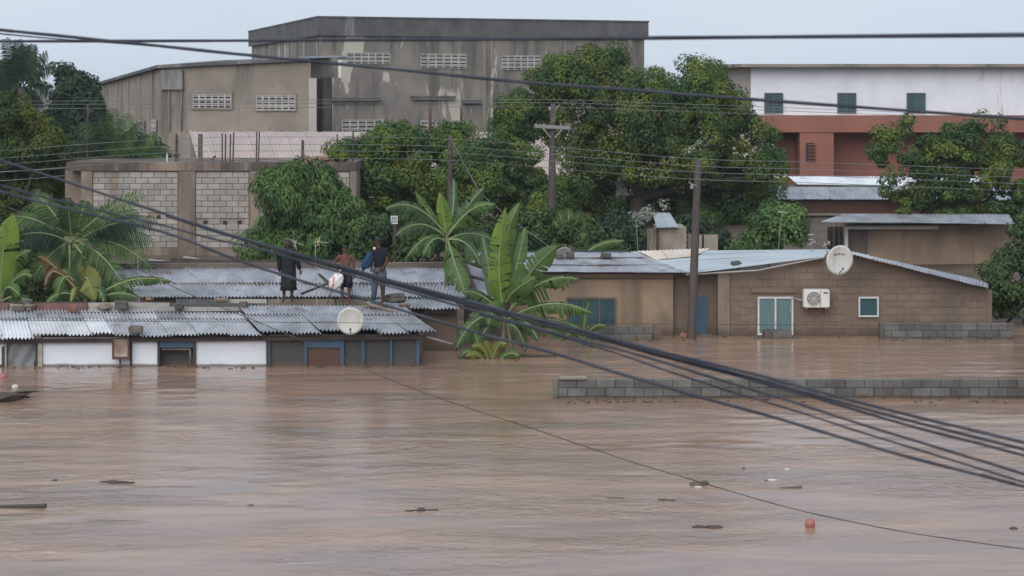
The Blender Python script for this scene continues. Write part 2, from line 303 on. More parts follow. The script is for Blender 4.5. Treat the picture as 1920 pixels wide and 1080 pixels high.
ml = N.new('ShaderNodeMath'); ml.operation = 'MULTIPLY'; K(mk_.outputs['Result'], ml.inputs[0]); K(zn.outputs['Result'], ml.inputs[1]); K(ml.outputs['Value'], bp.inputs['Strength'])
K(ad.outputs['Value'], bp.inputs['Height']); K(bp.outputs['Normal'], b.inputs['Normal'])
M['water'] = wm

# ------------------------------------------------------------------ ground and water
def build_water():
    xs = np.concatenate([[-400, -120, -45], np.linspace(-24, 24, 330), [45, 120, 400]])
    ys = np.concatenate([[-60, 0, 18], np.linspace(26, 64, 300), [72, 90]])
    X, Y = np.meshgrid(xs, ys); Z = np.zeros_like(X)
    rng = np.random.RandomState(3)
    for i in range(46):
        lam = .26 * (6 ** rng.rand()); th = rng.normal(math.pi / 2, .5); k = 2 * math.pi / lam
        Z += .0008 * lam ** .5 * np.sin(k * (np.cos(th) * X * .75 + np.sin(th) * Y) + rng.rand() * 6.28 + 1.2 * np.sin(.5 * X + .3 * Y + i))
    env = (.28 + .55 * np.clip((Y - 44) / 8, 0, 1)) + .9 * (np.sin(.31 * X + .9 * np.sin(.23 * Y)) * np.sin(.27 * Y + 1.3 + .5 * np.sin(.4 * X)) * .5 + .5)
    fade = np.clip((24 - np.abs(X)) / 4, 0, 1) * np.clip((64 - Y) / 2, 0, 1) * np.clip((Y - 26) / 2, 0, 1)
    Z *= env * fade
    nx, ny = len(xs), len(ys)
    idx = np.arange(nx * ny).reshape(ny, nx)
    fs = np.stack([idx[:-1, :-1], idx[:-1, 1:], idx[1:, 1:], idx[1:, :-1]], -1).reshape(-1, 4)
    me = bpy.data.meshes.new('water'); me.from_pydata(np.stack([X, Y, Z], -1).reshape(-1, 3).tolist(), [], fs.tolist())
    me.polygons.foreach_set('use_smooth', [True] * len(me.polygons)); me.update()
    tag(link('water', me, M['water']), 'brown silty flood water covering the whole foreground', kind='structure')
build_water()
GP = [(-80, -1.2), (40, -1.2), (60, -.9), (64, -.3), (68, .45), (75, 1.25), (85, 1.9), (100, 2.4), (140, 2.9), (260, 3.5), (900, 5.0), (2500, 6.5)]
def ground_z(D):
    for (d0, z0), (d1, z1) in zip(GP, GP[1:]):
        if d0 <= D <= d1: return z0 + (z1 - z0) * (D - d0) / (d1 - d0)
    return 0
gm = MB(); gx = [-2000, -300, -60, -30, -15, 0, 15, 30, 60, 300, 2000]
gm.add([(xx, d, z + (0 if d < 62 else .12 * math.sin(xx * .7 + d))) for d, z in GP for xx in gx], [(i * 11 + j, i * 11 + j + 1, (i + 1) * 11 + j + 1, (i + 1) * 11 + j) for i in range(len(GP) - 1) for j in range(10)])
tag(gm.build('ground', M['ground']), 'wet brown earth under and behind the houses', kind='structure')

hz_ = MB(); hz_.box(-2600, -80, -3, 2600, 2700, 15)
hm = bpy.data.materials.new('haze'); hm.use_nodes = True; hn = hm.node_tree; hn.nodes.remove(hn.nodes['Principled BSDF'])
pv_ = hn.nodes.new('ShaderNodeVolumePrincipled'); pv_.inputs['Density'].default_value = .00028; pv_.inputs['Color'].default_value = (.86, .93, 1, 1); pv_.inputs['Anisotropy'].default_value = .2
hn.links.new(pv_.outputs['Volume'], hn.nodes['Material Output'].inputs['Volume'])
tag(hz_.build('haze', hm), 'thin pale rain haze lying over the whole place', None, None, 'stuff')

# ------------------------------------------------------------------ far concrete buildings
vent_cache = {}
def vent_mesh(w, h):
    k = (round(w, 3), round(h, 3))
    if k not in vent_cache:
        m = MB(); f = min(w, h) * .16; d = .05
        m.box(0, 0, 0, f, d, h); m.box(w - f, 0, 0, w, d, h); m.box(f, 0, 0, w - f, d, f); m.box(f, 0, h - f, w - f, d, h)
        m.hexa([(f, .0, h * .50), (w - f, .0, h * .50), (w - f, d, h * .62), (f, d, h * .62), (f, .0, h * .64), (w - f, .0, h * .64), (w - f, d, h * .76), (f, d, h * .76)])
        me = bpy.data.meshes.new('vent_block'); me.from_pydata(m.v, [], m.f); me.materials.append(M['vent']); vent_cache[k] = me
    return vent_cache[k]
def vent_window(parent, A, u, n, w, h, cols, rows, border=True):
    """A lower-left corner on the wall face, u along the wall, n outward normal"""
    ang = math.atan2(u.y, u.x); up = Vector((0, 0, 1))
    bk = MB(); q = [A, A + u * w, A + u * w + up * h, A + up * h]
    bk.poly([p + n * .004 for p in q], n * .012)
    wn_ = bk.build('vent_window', M['darkin'], parent)
    if border:
        fr = MB(); f = .07
        for s0, s1, z0, z1 in ((-f, w + f, -f, 0), (-f, w + f, h, h + f), (-f, 0, 0, h), (w, w + f, 0, h)):
            fr.poly([A + u * s0 + up * z0, A + u * s1 + up * z0, A + u * s1 + up * z1, A + u * s0 + up * z1], n * .075)
        fr.build('surround', M['concrete_pale'], wn_)
    me = vent_mesh(w / cols, h / rows)
    for i in range(cols):
        for j in range(rows):
            o = link('vent_block', me, None, wn_, A + u * (w / cols * i) + up * (h / rows * j) + n * .071)
            o.rotation_euler.z = ang
def line_at(P0, P1, px):       # point on the ground line P0-P1 seen in photo column px
    k = (px - CX) / F; d = P1 - P0
    s = (k * P0.y - P0.x) / (d.x - k * d.y); return P0 + d * s
def flat(v): return Vector((v.x, v.y, 0))

# big hall: corner at column 600
Ca, Cb, Cc = flat(P(600, 0, 130)), flat(P(1208, 0, 139)), flat(P(472, 0, 162))
ZT = Zy(33, 130)
hall = thing('concrete_hall', 'tall grey stained concrete hall with a dark parapet behind the trees', 'building', (Ca.x, Ca.y, ground_z(130)))
fu = (Cb - Ca).normalized(); fn = Vector((fu.y, -fu.x, 0)); lu = (Cc - Ca).normalized()
w = MB(); zb = ground_z(130) - .5; Cd = Cb + (Cc - Ca)
w.hexa([(p.x, p.y, zb) for p in (Ca, Cb, Cd, Cc)] + [(p.x, p.y, ZT - 1.15) for p in (Ca, Cb, Cd, Cc)])
w.build('wall', M['concrete'], hall)
w = MB(); o_ = .22
e = [Ca - fu * o_ + fn * o_, Cb + fu * o_ + fn * o_, Cd + fu * o_ - fn * o_, Cc - fu * o_ - fn * o_]
w.hexa([(p.x, p.y, ZT - 1.148) for p in e] + [(p.x, p.y, ZT) for p in e]); w.build('parapet', M['concrete_dark'], hall)
w = MB(); e2 = [p + (q - p).normalized() * -.06 for p, q in zip(e, [e[2], e[3], e[0], e[1]])]
w.hexa([(p.x, p.y, ZT + .002) for p in e2] + [(p.x, p.y, ZT + .10) for p in e2]); w.build('coping', M['concrete_dark'], hall)
def on_front(px, py):
    g_ = line_at(Ca, Cb, px); return Vector((g_.x, g_.y, Zy(py, g_.y)))
for x0, y0, x1, y1, cl, rw in ((650, 99, 731, 120, 6, 3), (788, 101, 874, 128, 6, 4), (940, 104, 1013, 131, 6, 4), (640, 224, 732, 249, 6, 3), (788, 225, 876, 249, 6, 3)):
    A = on_front(x0, y1); B = on_front(x1, y0)
    vent_window(hall, A, fu, fn, (flat(B) - flat(A)).length, B.z - A.z, cl, rw, False)
for x0, x1, y in ((618, 712, 190), (770, 852, 186), (866, 900, 194)):
    A, B = on_front(x0, y), on_front(x1, y); m = MB()
    m.poly([A, B, B + Vector((0, 0, .22)), A + Vector((0, 0, .22))], fn * .3); m.build('sunshade_ledge', M['concrete_dark'], hall)
for x0, x1, y0, y1 in ((903, 910, 70, 260), (918, 923, 70, 240), (1150, 1156, 70, 250), (1176, 1184, 70, 250)):
    A, B = on_front(x0, y1), on_front(x1, y1); B.z = A.z; tz = ZT - 1.16 - A.z; m = MB()
    m.poly([A, B, B + Vector((0, 0, tz)), A + Vector((0, 0, tz))], fn * .14); m.build('pilaster', M['concrete'], hall)
# lower warehouse on the left: corner at column 303
Wa, Wb, Wc = flat(P(303, 0, 110)), flat(P(582, 0, 108.5)), flat(P(184, 0, 131))
wh = thing('grey_warehouse', 'lower grey plastered warehouse with sloping roof edge left of the tall hall', 'building', (Wa.x, Wa.y, ground_z(108)))
zb = ground_z(108) - .5
def prism(m, base, tops, zb):
    m.hexa([(p.x, p.y, zb) for p in base] + [(p.x, p.y, z) for p, z in zip(base, tops)])
Wd = Wb + (Wc - Wa)
wtops = [Zy(128, 110), Zy(114, 108.5), Zy(114, 108.5) + .2, Zy(161, 131)]
m = MB(); prism(m, [Wa, Wb, Wd, Wc], wtops, zb); m.build('wall', M['concrete_pale'], wh)
ru = (Wb - Wa).normalized(); rn = Vector((ru.y, -ru.x, 0)); lu2 = (Wc - Wa).normalized(); ln2 = Vector((-lu2.y, lu2.x, 0)); ln2 = ln2 if ln2.x < 0 else -ln2
m = MB(); e = [Wa + rn * .25 - ru * .2, Wb + rn * .25, Wd - rn * .2, Wc + ln2 * .25]
m.hexa([(p.x, p.y, z + .003) for p, z in zip(e, wtops)] + [(p.x, p.y, z + .17) for p, z in zip(e, wtops)]); m.build('roof_edge', M['concrete_dark'], wh)
def on_wh(px, py):
    g_ = line_at(Wa, Wb, px); return Vector((g_.x, g_.y, Zy(py, g_.y)))
for x0, y0, x1, y1, cl, rw in ((362, 177, 434, 203, 6, 3), (481, 179, 554, 206, 6, 3)):
    A = on_wh(x0, y1); B = on_wh(x1, y0); vent_window(wh, A, ru, rn, (flat(B) - flat(A)).length, B.z - A.z, cl, rw)
for px, y0, y1 in ((245, 228, 248), (268, 226, 247), (290, 224, 246)):
    g_ = line_at(Wa, Wc, px); A = Vector((g_.x, g_.y, Zy(y1, g_.y))); vent_window(wh, A - lu2 * .9, lu2, ln2, 1.5, .65, 3, 2, False)
A, B = on_wh(304, 168), on_wh(345, 168); B.z = A.z; m = MB(); m.poly([A, B, B + Vector((0, 0, 1.05)), A + Vector((0, 0, 1.05))], rn * .18); m.build('corner_beam', M['concrete_dark'], wh)
for px in (318, 341):
    A = on_wh(px, 245); m = MB(); m.tube([A + rn * .06, A + rn * .06 + Vector((0, 0, 2.2))], .05, 6); m.build('drain_pipe', M['concrete_dark'], wh)
for k in range(5):                # panel joints cast in the side wall
    g_ = Wa + (Wc - Wa) * ((k + .6) / 5.6); m = MB(); zz = wtops[0] + (wtops[3] - wtops[0]) * ((k + .6) / 5.6) - .05
    m.poly([Vector((g_.x, g_.y, zb)), Vector((g_.x, g_.y, zb)) + lu2 * .25, Vector((g_.x, g_.y, zz)) + lu2 * .25, Vector((g_.x, g_.y, zz))], ln2 * .07); m.build('side_pilaster', M['concrete_pale'], wh)
A = on_wh(580, 250); m = MB(); A2 = A + ru * .42; m.poly([A, A2, A2 + Vector((0, 0, 2.95)), A + Vector((0, 0, 2.95))], rn * .12); m.build('end_column', M['beige'], wh)
# link bay with canopy between warehouse and hall
bay = thing('entrance_bay', 'narrow shaded bay with flat canopy between warehouse and tall hall', 'building bay', (Xx(612, 116), 116, ground_z(116)))
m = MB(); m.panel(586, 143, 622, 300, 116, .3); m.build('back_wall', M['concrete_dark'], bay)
m = MB(); m.panel(588, 148, 605, 300, 115.9, .09); m.build('recess_shade', M['darkin'], bay)  # near-black sheet that gives the recess its shade by colour
m = MB(); m.panel(605, 143, 619, 300, 114, .35); m.build('column', M['concrete'], bay)
m = MB(); a0, a1 = P(562, 106, 108.2), P(640, 104, 112); m.hexa([a0 + Vector((0, 0, -.10)), a1 + Vector((0, 0, -.10)), a1 + Vector((0, 7, -.1)), a0 + Vector((0, 7, -.1)), a0, a1, a1 + Vector((0, 7, 0)), a0 + Vector((0, 7, 0))]); m.build('canopy', M['metalblue'], bay)
m = MB(); m.panel(583, 109, 634, 145, 111, .25); m.build('fascia', M['concrete'], bay)
m = MB(); m.panel(634, 112, 640, 146, 111, .2); m.build('downpipe', M['plastic'], bay)

# long barrel-roofed shed
shed = thing('barrel_roof_shed', 'long shed with a curved pinkish metal roof in front of the concrete hall', 'shed', (0, 96, ground_z(96)))
prof = []
for k in range(7):
    s = k / 6; an = R(90 - 84 * s); prof.append((98.5 - 5.6 * math.cos(an), 3.15 + 2.25 * math.sin(an)))
xl0, xl1, xr0, xr1 = Xx(356, 98.5), Xx(392, 94), Xx(1420, 98.5), Xx(1470, 94)
nsh = 30
for i in range(nsh):
    m = MB(); c = 10; vs_ = []
    for r_, (d, z) in enumerate(prof):
        s = r_ / 6
        for j in range(c + 1):
            uu = (i + j / c * 1.04) / nsh; xx = (xl0 + (xl1 - xl0) * s) * (1 - uu) + (xr0 + (xr1 - xr0) * s) * uu
            bu = (.028 if j % 2 else 0) + (.03 * (1 - j / c)) ; vs_.append((xx, d - bu * math.cos(R(84 * s)) * s, z + bu))
    m.add(vs_, [(r_ * (c + 1) + j, r_ * (c + 1) + j + 1, (r_ + 1) * (c + 1) + j + 1, (r_ + 1) * (c + 1) + j) for r_ in range(6) for j in range(c)])
    m.build('roof_sheet', M['pinkroof'], shed)
m = MB(); m.box(xl1 + .4, 94.6, 1.8, xr1 - .4, 98.4, 3.2); m.build('wall', M['whitewall'], shed)
m = MB(); m.poly([(xl0 + .02 + (xl1 - xl0) * k / 6, prof[k][0], prof[k][1] - .03) for k in range(7)] + [(xl0 + .02, 98.5, 3.1)], (.06, 0, 0)); m.build('gable_end', M['concrete_pale'], shed)
m = MB(); m.tube([(xl0 + (xl1 - xl0) * k / 6, prof[k][0] - .03, prof[k][1] + .05) for k in range(7)], .05, 5); m.build('verge_trim', M['beige'], shed)

# ------------------------------------------------------------------ right background: two-storey house, shacks
hs = thing('two_storey_house', 'two storey house with terracotta lower floor and peeling white upper floor', 'house', (Xx(1408, 105), 105, ground_z(105)))
D = 105; zf = Zy(216, D); zt = Zy(126, D)
xa, xb = Xx(1408, D), Xx(1990, D)
m = MB(); m.box(xa, D, zf, xb, D + 9, zt); m.build('upper_wall', M['whitewall'], hs)
m = MB(); c0, c1 = (xa - .003, D + .05), (Xx(1318, 114), 114)
m.poly([(c0[0], c0[1], zf - 3), (c1[0], c1[1], zf - 3), (c1[0], c1[1], zt), (c0[0], c0[1], zt)], (.3, .6, 0)); m.build('side_wall', M['beige'], hs)
m = MB(); m.hexa([(xa - .6, D - .7, zt), (xb + .3, D - .7, zt), (xb + .3, D + 10, zt), (c1[0] - .6, D + 10, zt), (xa - .6, D - .7, zt + .16), (xb + .3, D - .7, zt + .16), (xb + .3, D + 10, zt + .3), (c1[0] - .6, D + 10, zt + .22)]); m.build('roof_slab', M['concrete_pale'], hs)
m = MB(); xt = Xx(1422, D - .6); m.box(xt, D - .6, Zy(248, D - .6), xb + .2, D + 2, zf - .002); m.build('balcony_band', M['terracotta'], hs)
m = MB(); m.box(Xx(1440, D), D + 1.2, 2, xb, D + 1.5, Zy(248, D - .6) - .003); m.build('lower_wall', M['terracotta'], hs)
m = MB(); m.box(Xx(1497, D), D - .55, 2, Xx(1560, D), D + 1.19, Zy(248, D - .6) - .003); m.build('front_bay', M['terracotta'], hs)
m = MB(); m.box(xt, D - .55, 2, Xx(1440, D), D + 1.9, Zy(248, D - .6) - .003); m.build('side_column', M['terracotta'], hs)
def window(parent, x0, y0, x1, y1, D, panes, glass, frame='frame', fw=.05, rows=1):
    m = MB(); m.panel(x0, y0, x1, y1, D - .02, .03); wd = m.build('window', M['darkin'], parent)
    xa_, xb_, za, zb_ = Xx(x0, D), Xx(x1, D), Zy(y1, D), Zy(y0, D); fr = MB(); y_ = D - .075
    fr.box(xa_, y_, za, xb_, y_ + .05, za + fw); fr.box(xa_, y_, zb_ - fw, xb_, y_ + .05, zb_)
    for k in range(panes + 1):
        xx = xa_ + (xb_ - xa_ - fw) * k / panes; fr.box(xx, y_, za + fw, xx + fw, y_ + .05, zb_ - fw)
    for k in range(1, rows): zz = za + (zb_ - za) * k / rows; fr.box(xa_ + fw, y_ + .004, zz, xb_ - fw, y_ + .046, zz + fw * .8)
    fr.build('frame', M[frame], wd)
    for k in range(panes):
        xx = xa_ + (xb_ - xa_ - fw) * k / panes + fw; g_ = MB(); g_.box(xx, D - .045, za + fw, xa_ + (xb_ - xa_ - fw) * (k + 1) / panes, D - .035, zb_ - fw); g_.build('pane', M[glass], wd)
    return wd
window(hs, 1433, 174, 1468, 212, D, 2, 'teal', 'darkplastic', .06, 2)
window(hs, 1570, 174, 1605, 212, D, 2, 'teal', 'darkplastic', .06, 2); window(hs, 1700, 174, 1735, 212, D, 2, 'teal', 'darkplastic', .06, 2)
m = MB(); m.panel(1443, 277, 1463, 330, D + 1.15, .04); m.build('door', M['darkin'], hs)
lv = MB(); lv.panel(1511, 268, 1527, 304, D - .56, .03); lw = lv.build('window', M['darkin'], hs)
for k in range(6):
    m = MB(); z = Zy(304 - 6 * k, D - .6); m.rbox((Xx(1519, D), D - .62, z + .04), (.42, .02, .11), (R(35), 0, 0)); m.build('louvre', M['terracotta'], lw)
m = MB(); m.tube([P(1396, 195, 108.5) + Vector((-.06, -.1, -.2)), P(1396, 175, 108.5) + Vector((-.06, -.1, 0))], .16, 4); m.build('slit_window', M['darkin'], hs)

def corr(parent, name, bl, br, tl, tr, ribs, amp, mat, rows=3, jag=0, per=6, ribdir=0, lift=0):
    """corrugated sheet; corners bottom-left, bottom-right, top-left, top-right; ribs run bottom to top"""
    bl, br, tl, tr = map(Vector, (bl, br, tl, tr)); n = (br - bl).cross(tl - bl).normalized(); n = n if n.z > 0 else -n
    c = ribs * per; m = MB(); vs_ = []
    dents = [(random.random(), random.uniform(.2, .8), random.uniform(-.022, .022)) for _ in range(4)]
    for r_ in range(rows + 1):
        v = r_ / rows
        for j in range(c + 1):
            u = j / c; p = (bl * (1 - u) + br * u) * (1 - v) + (tl * (1 - u) + tr * u) * v
            if jag and r_ == 0: p = p + (tl - bl).normalized() * (jag * (math.sin(u * 9 + bl.x * 7) * .5 + random.uniform(-.3, .3) * (j % per == 0)))
            h = amp * math.sin(2 * math.pi * ribs * u) + sum(d * math.exp(-((u - a_) ** 2 + (v - b_) ** 2) * 12) for a_, b_, d in dents) + lift * (1 - v)
            vs_.append(p + n * h)
    m.add(vs_, [(r_ * (c + 1) + j, r_ * (c + 1) + j + 1, (r_ + 1) * (c + 1) + j + 1, (r_ + 1) * (c + 1) + j) for r_ in range(rows) for j in range(c)])
    o = m.build(name, M[mat], parent, smooth=True); return o
def roof_strip(parent, BL, BR, TL, TR, nsheet, ribs, amp, mat, jag=0, lift=.02, jit=.015, rows=3, ov=.05, mats=None):
    BL, BR, TL, TR = map(Vector, (BL, BR, TL, TR))
    for i in range(nsheet):
        u0, u1 = i / nsheet, (i + 1 + ov) / nsheet; j_ = lambda: Vector((random.uniform(-jit, jit), random.uniform(-jit, jit) * 2, random.uniform(-jit, jit) * .5))
        e1, e2 = j_(), j_()
        corr(parent, 'roof_sheet', BL.lerp(BR, u0) + e1 + Vector((0, 0, .006 * (i % 2))), BL.lerp(BR, u1) + e1, TL.lerp(TR, u0) + e2 + Vector((0, 0, .006 * (i % 2))), TL.lerp(TR, u1) + e2, ribs, amp, (mats[i % len(mats)] if mats else mat), rows, jag, lift=lift)

sh = thing('tin_roofed_shack', 'low shack with two pale tin roof layers below the terracotta house', 'shack', (Xx(1520, 88), 88, ground_z(88)))
roof_strip(sh, P(1458, 374, 86), P(1900, 376, 86), P(1452, 351, 88), P(1890, 350, 88), 9, 11, .025, 'metal')
roof_strip(sh, P(1495, 346, 89), P(1900, 352, 89), P(1478, 331, 90.5), P(1890, 331, 90.5), 8, 11, .025, 'metalbright')
m = MB(); m.box(Xx(1458, 88), 88, ground_z(88) - .4, Xx(1900, 88), 91, Zy(352, 88)); m.build('wall', M['rust'], sh)
for k in range(5):
    m = MB(); z = Zy(400 - k * 5, 86.3); m.rbox((Xx(1680, 86.3), 86.3, z), (10.0, .03, .10), (0, 0, 0)); m.build('plank', M['browndoor'], sh)
m = MB(); m.box(Xx(1456, 86.4), 86.35, 1.2, Xx(1900, 86.4), 86.6, Zy(376, 86.4)); m.build('fence_wall', M['rust'], sh)
m = MB(); m.panel(1452, 400, 1900, 404, 86.2, .2); m.build('ledge', M['concrete_pale'], sh)
po = thing('porch_house', 'small brown house with a white framed porch behind the gable roof', 'house', (Xx(1600, 74), 74, ground_z(74)))
m = MB(); m.box(Xx(1590, 74), 74, .8, Xx(1900, 74), 77, Zy(422, 74)); m.build('wall', M['tan'], po)
m = MB(); m.panel(1552, 425, 1588, 480, 75.2, .1); m.build('porch_shade', M['darkin'], po)  # near-black sheet in place of the shade inside the porch
m = MB(); m.panel(1584, 424, 1590, 480, 73.6, .12); m.panel(1590, 424, 1760, 430, 73.62, .1); m.build('white_frame', M['frame'], po)
m = MB(); m.panel(1596, 432, 1626, 480, 73.9, .06); m.build('door', M['timber'], po)
for x_ in (1562, 1572): m = MB(); m.panel(x_, 425, x_ + 4, 480, 74.6, .1); m.build('post', M['timber'], po)
roof_strip(po, P(1538, 417, 72.6), P(1900, 421, 72.6), P(1580, 402, 75.5), P(1890, 402, 75.5), 7, 10, .02, 'metal')

# plywood kiosk
ki = thing('plywood_kiosk', 'small plywood kiosk with a steep pale blue tin roof behind the pole', 'kiosk', (Xx(1250, 69), 69, ground_z(69)))
m = MB(); m.box(Xx(1233, 69), 69, .3, Xx(1287, 69), 71, Zy(427, 69)); m.build('wall', M['plywood'], ki)
m = MB(); m.panel(1214, 429, 1233, 480, 69.4, .1); m.build('side_wall', M['plywood'], ki)
m = MB(); m.panel(1231, 427, 1235, 480, 68.9, .1); m.build('corner_post', M['drift'], ki)
for x_ in (1290, 1320): m = MB(); m.panel(x_, 440, x_ + 26, 480, 69.6, .06); m.build('fence_board', M['plywood'], ki)
roof_strip(ki, P(1231, 427, 68.7), P(1272, 426, 68.7), P(1224, 399, 70.2), P(1256, 399, 70.2), 2, 5, .02, 'metalblue', lift=0)

# ------------------------------------------------------------------ unfinished block building
D = 75; bb = thing('block_building', 'unfinished grey block building with stained columns and concrete ring beam', 'building', (Xx(400, D), D, ground_z(D)))
zb = ground_z(D) - .4; zt = Zy(320, D)
m = MB(); m.box(Xx(160, D), D, zb, Xx(664, D), D + 5, zt); m.build('backing_wall', M['mortar'], bb)
m = MB(); m.box(Xx(124, D - .12), D - .12, zt + .002, Xx(668, D - .12), D + 5.1, Zy(304, D)); m.build('ring_beam', M['slab'], bb)
m = MB(); m.box(Xx(122, D + .8), D + .8, zb, Xx(164, D), D + 3, zt); m.build('side_wall', M['column'], bb)
for x0, x1 in ((152, 173), (335, 366), (468, 486), (572, 592), (656, 668)):
    m = MB(); m.panel(x0, 321, x1, 482, D - .1, .3); m.build('column', M['column'], bb)
m = MB(); m.panel(174, 464, 656, 482, D - .06, .2); m.build('plinth', M['column'], bb)
def block_mesh(w, h, d, mat, bev=.008):
    me = bpy.data.meshes.new('block'); q = MB()
    q.hexa([(0, 0, 0), (w, 0, 0), (w, d, 0), (0, d, 0), (0, 0, h), (w, 0, h), (w, d, h), (0, d, h)])
    # chamfered face: inset front
    b_ = bev; q = MB(); q.add([(0, d, 0), (w, d, 0), (w, d, h), (0, d, h), (0, b_, 0), (w, b_, 0), (w, b_, h), (0, b_, h), (b_, 0, b_), (w - b_, 0, b_), (w - b_, 0, h - b_), (b_, 0, h - b_)],
        [(0, 1, 5, 4), (1, 2, 6, 5), (2, 3, 7, 6), (3, 0, 4, 7), (4, 5, 9, 8), (5, 6, 10, 9), (6, 7, 11, 10), (7, 4, 8, 11), (8, 9, 10, 11)])
    me.from_pydata(q.v, [], q.f); me.materials.append(mat); return me
def lay_blocks(parent, x0, x1, z0, z1, D, bw, bh, mat, gap=.018, proud=.045, skip=None, top=None, jit=.006, name='block', dropout=0, stagger=.5, depth=.05):
    """courses of separate blocks on the face y = D; skip(xa, xb, za, zb) -> True leaves the place empty"""
    me = block_mesh(bw - gap, bh - gap, depth, mat); rows = int(round((z1 - z0) / bh)); n = 0; cache = {}
    for r_ in range(rows):
        za = z0 + r_ * bh; off = -bw * stagger * (r_ % 2); x_ = x0 + off
        while x_ < x1 - .03:
            xa_, xb_ = max(x_, x0), min(x_ + bw, x1)
            if xb_ - xa_ > .07 and not (skip and skip(xa_, xb_, za, za + bh)) and random.random() >= dropout:
                wd = round(xb_ - xa_ - gap, 2)
                if abs(wd - (bw - gap)) < .012: mm = me
                else:
                    if wd not in cache: cache[wd] = block_mesh(wd, bh - gap, depth, mat)
                    mm = cache[wd]
                o = link(name, mm, None, parent, (xa_ + gap / 2, D - proud + random.uniform(-jit, jit), za + gap / 2)); n += 1
            x_ += bw
    return n
bw, bh = .455, .215; z0 = Zy(464, D)
holes = [(Xx(x_, D), Zy(y_, D)) for x_, y_ in ((298, 407), (385, 417), (422, 417), (449, 417), (500, 417))]
for hx, hz in holes:
    m = MB(); m.box(hx - .07, D - .052, hz - .07, hx + .07, D + .0, hz + .07); m.build('hole_shade', M['darkin'], bb)  # solid dark box, its colour standing for the shade in a hole
sk = lambda xa_, xb_, za, zb_: any(xa_ - .02 < hx < xb_ + .02 and za < hz < zb_ for hx, hz in holes)
tot = 0
for x0, x1 in ((174, 334), (367, 467), (487, 515), (592, 655)):
    tot += lay_blocks(bb, Xx(x0, D), Xx(x1, D), z0, zt - .02, D, bw, bh, M['block'], skip=sk, jit=.01)
# rebar and posts on the slab
zs = Zy(304, D)
def bars(xs, top, label):
    t_ = thing('rebar_starter', label, 'rebar', (Xx(xs[0][0], 75.6), 75.6, zs), 'rebar starters on the block building')
    for x_, dy in xs:
        m = MB(); m.tube([(Xx(x_, 75.6), 75.6 + random.uniform(-.15, .15), zs), (Xx(x_ + random.uniform(-2, 2), 75.6), 75.6, Zy(top + dy, 75.6))], .028, 5); m.build('bar', M['rebar'], t_)
bars([(416, 0), (422, 1), (432, 2), (437, -2)], 250, 'cluster of four rusty rebar rods beside the leaning brick on the slab')
bars([(480, 0), (485, 1)], 247, 'close pair of tall rusty rebar rods in the middle of the slab')
bars([(565, 0), (570, 2)], 262, 'pair of shorter rusty rebar rods above the round shrub')
bars([(634, 0)], 252, 'single rusty rebar rod near the leafy sprig on the slab')
bars([(661, 0)], 246, 'single rusty rebar rod at the right end of the slab')
bars([(329, 0), (333, 3)], 250, 'pair of rusty rebar rods left of the dark wooden post')
m = MB(); m.panel(371, 251, 379, 303.6, 75.4, .15); tag(m.build('wooden_post', M['timber'], origin=P(375, 304, 75.4)), 'dark square wooden post standing on the slab before the curved roof', 'post')
m = MB(); m.tube([P(313.5, 303.6, 75.3), P(313.5, 288, 75.3)], .03, 6); tag(m.build('white_pipe', M['frame'], origin=P(313, 304, 75.3)), 'short white pipe stub sticking up from the slab', 'pipe')
m = MB(); m.beam(P(397, 303, 75.3) + Vector((0, 0, .06)), P(404, 292, 75.3), .10, .07); tag(m.build('leaning_brick', M['drift'], origin=P(398, 304, 75.3)), 'dark broken brick leaning on the slab beside the rebar cluster', 'brick')
m = MB(); m.ell(P(598, 301, 75.5), (.7, .5, .16), 12, 5, noise=.15); tag(m.build('sand_heap', M['redbrick'], origin=P(598, 304, 75.5)), 'low heap of reddish sand on the slab above the shrub', 'sand heap')

# ------------------------------------------------------------------ rear roof (second row)
rh = thing('rear_house', 'rear house with a long grey corrugated roof behind the three people', 'house', (Xx(540, 60), 60, 0))
De, Dr = 58.4, 62
roof_strip(rh, P(226, 532, 60.2), P(880, 531, 60.2), P(196, 502, Dr), P(845, 500, Dr), 13, 8, .028, 'metal', lift=.015)
roof_strip(rh, P(262, 557, De), P(872, 557, De), P(228, 531, 60.25) - Vector((0, 0, .03)), P(878, 530, 60.25) - Vector((0, 0, .03)), 12, 8, .028, 'metal', jag=.02, lift=.0)
roof_strip(rh, P(700, 580, 57.1), P(858, 578, 57.1), P(688, 556, 58.5) - Vector((0, 0, .05)), P(846, 555, 58.5) - Vector((0, 0, .05)), 3, 8, .028, 'metal', jag=.02, lift=0)
m = MB(); m.beam(P(190, 498, Dr), P(850, 496, Dr), .22, .14); m.build('ridge_beam', M['rust'], rh)
m = MB(); m.box(Xx(262, 58.9), 58.9, -1.2, Xx(850, 58.9), 61.5, Zy(560, 58.9)); m.build('wall', M['column'], rh)
m = MB(); m.box(Xx(790, 57.8), 57.8, -1.2, Xx(856, 57.8), 58.85, Zy(582, 57.8)); m.build('end_wall', M['brownblock'], rh)
m = MB(); m.beam(P(795, 584, 57.4), P(852, 583, 57.4), .06, .10); m.build('eave_beam', M['drift'], rh)
for x0, x1, mt in ((330, 412, 'concrete_dark'), (414, 500, 'paletimber'), (502, 628, 'column'), (630, 690, 'column')):
    m = MB(); m.panel(x0, 561, x1, 580, 57.9, .05); m.build('infill_board', M[mt], rh)
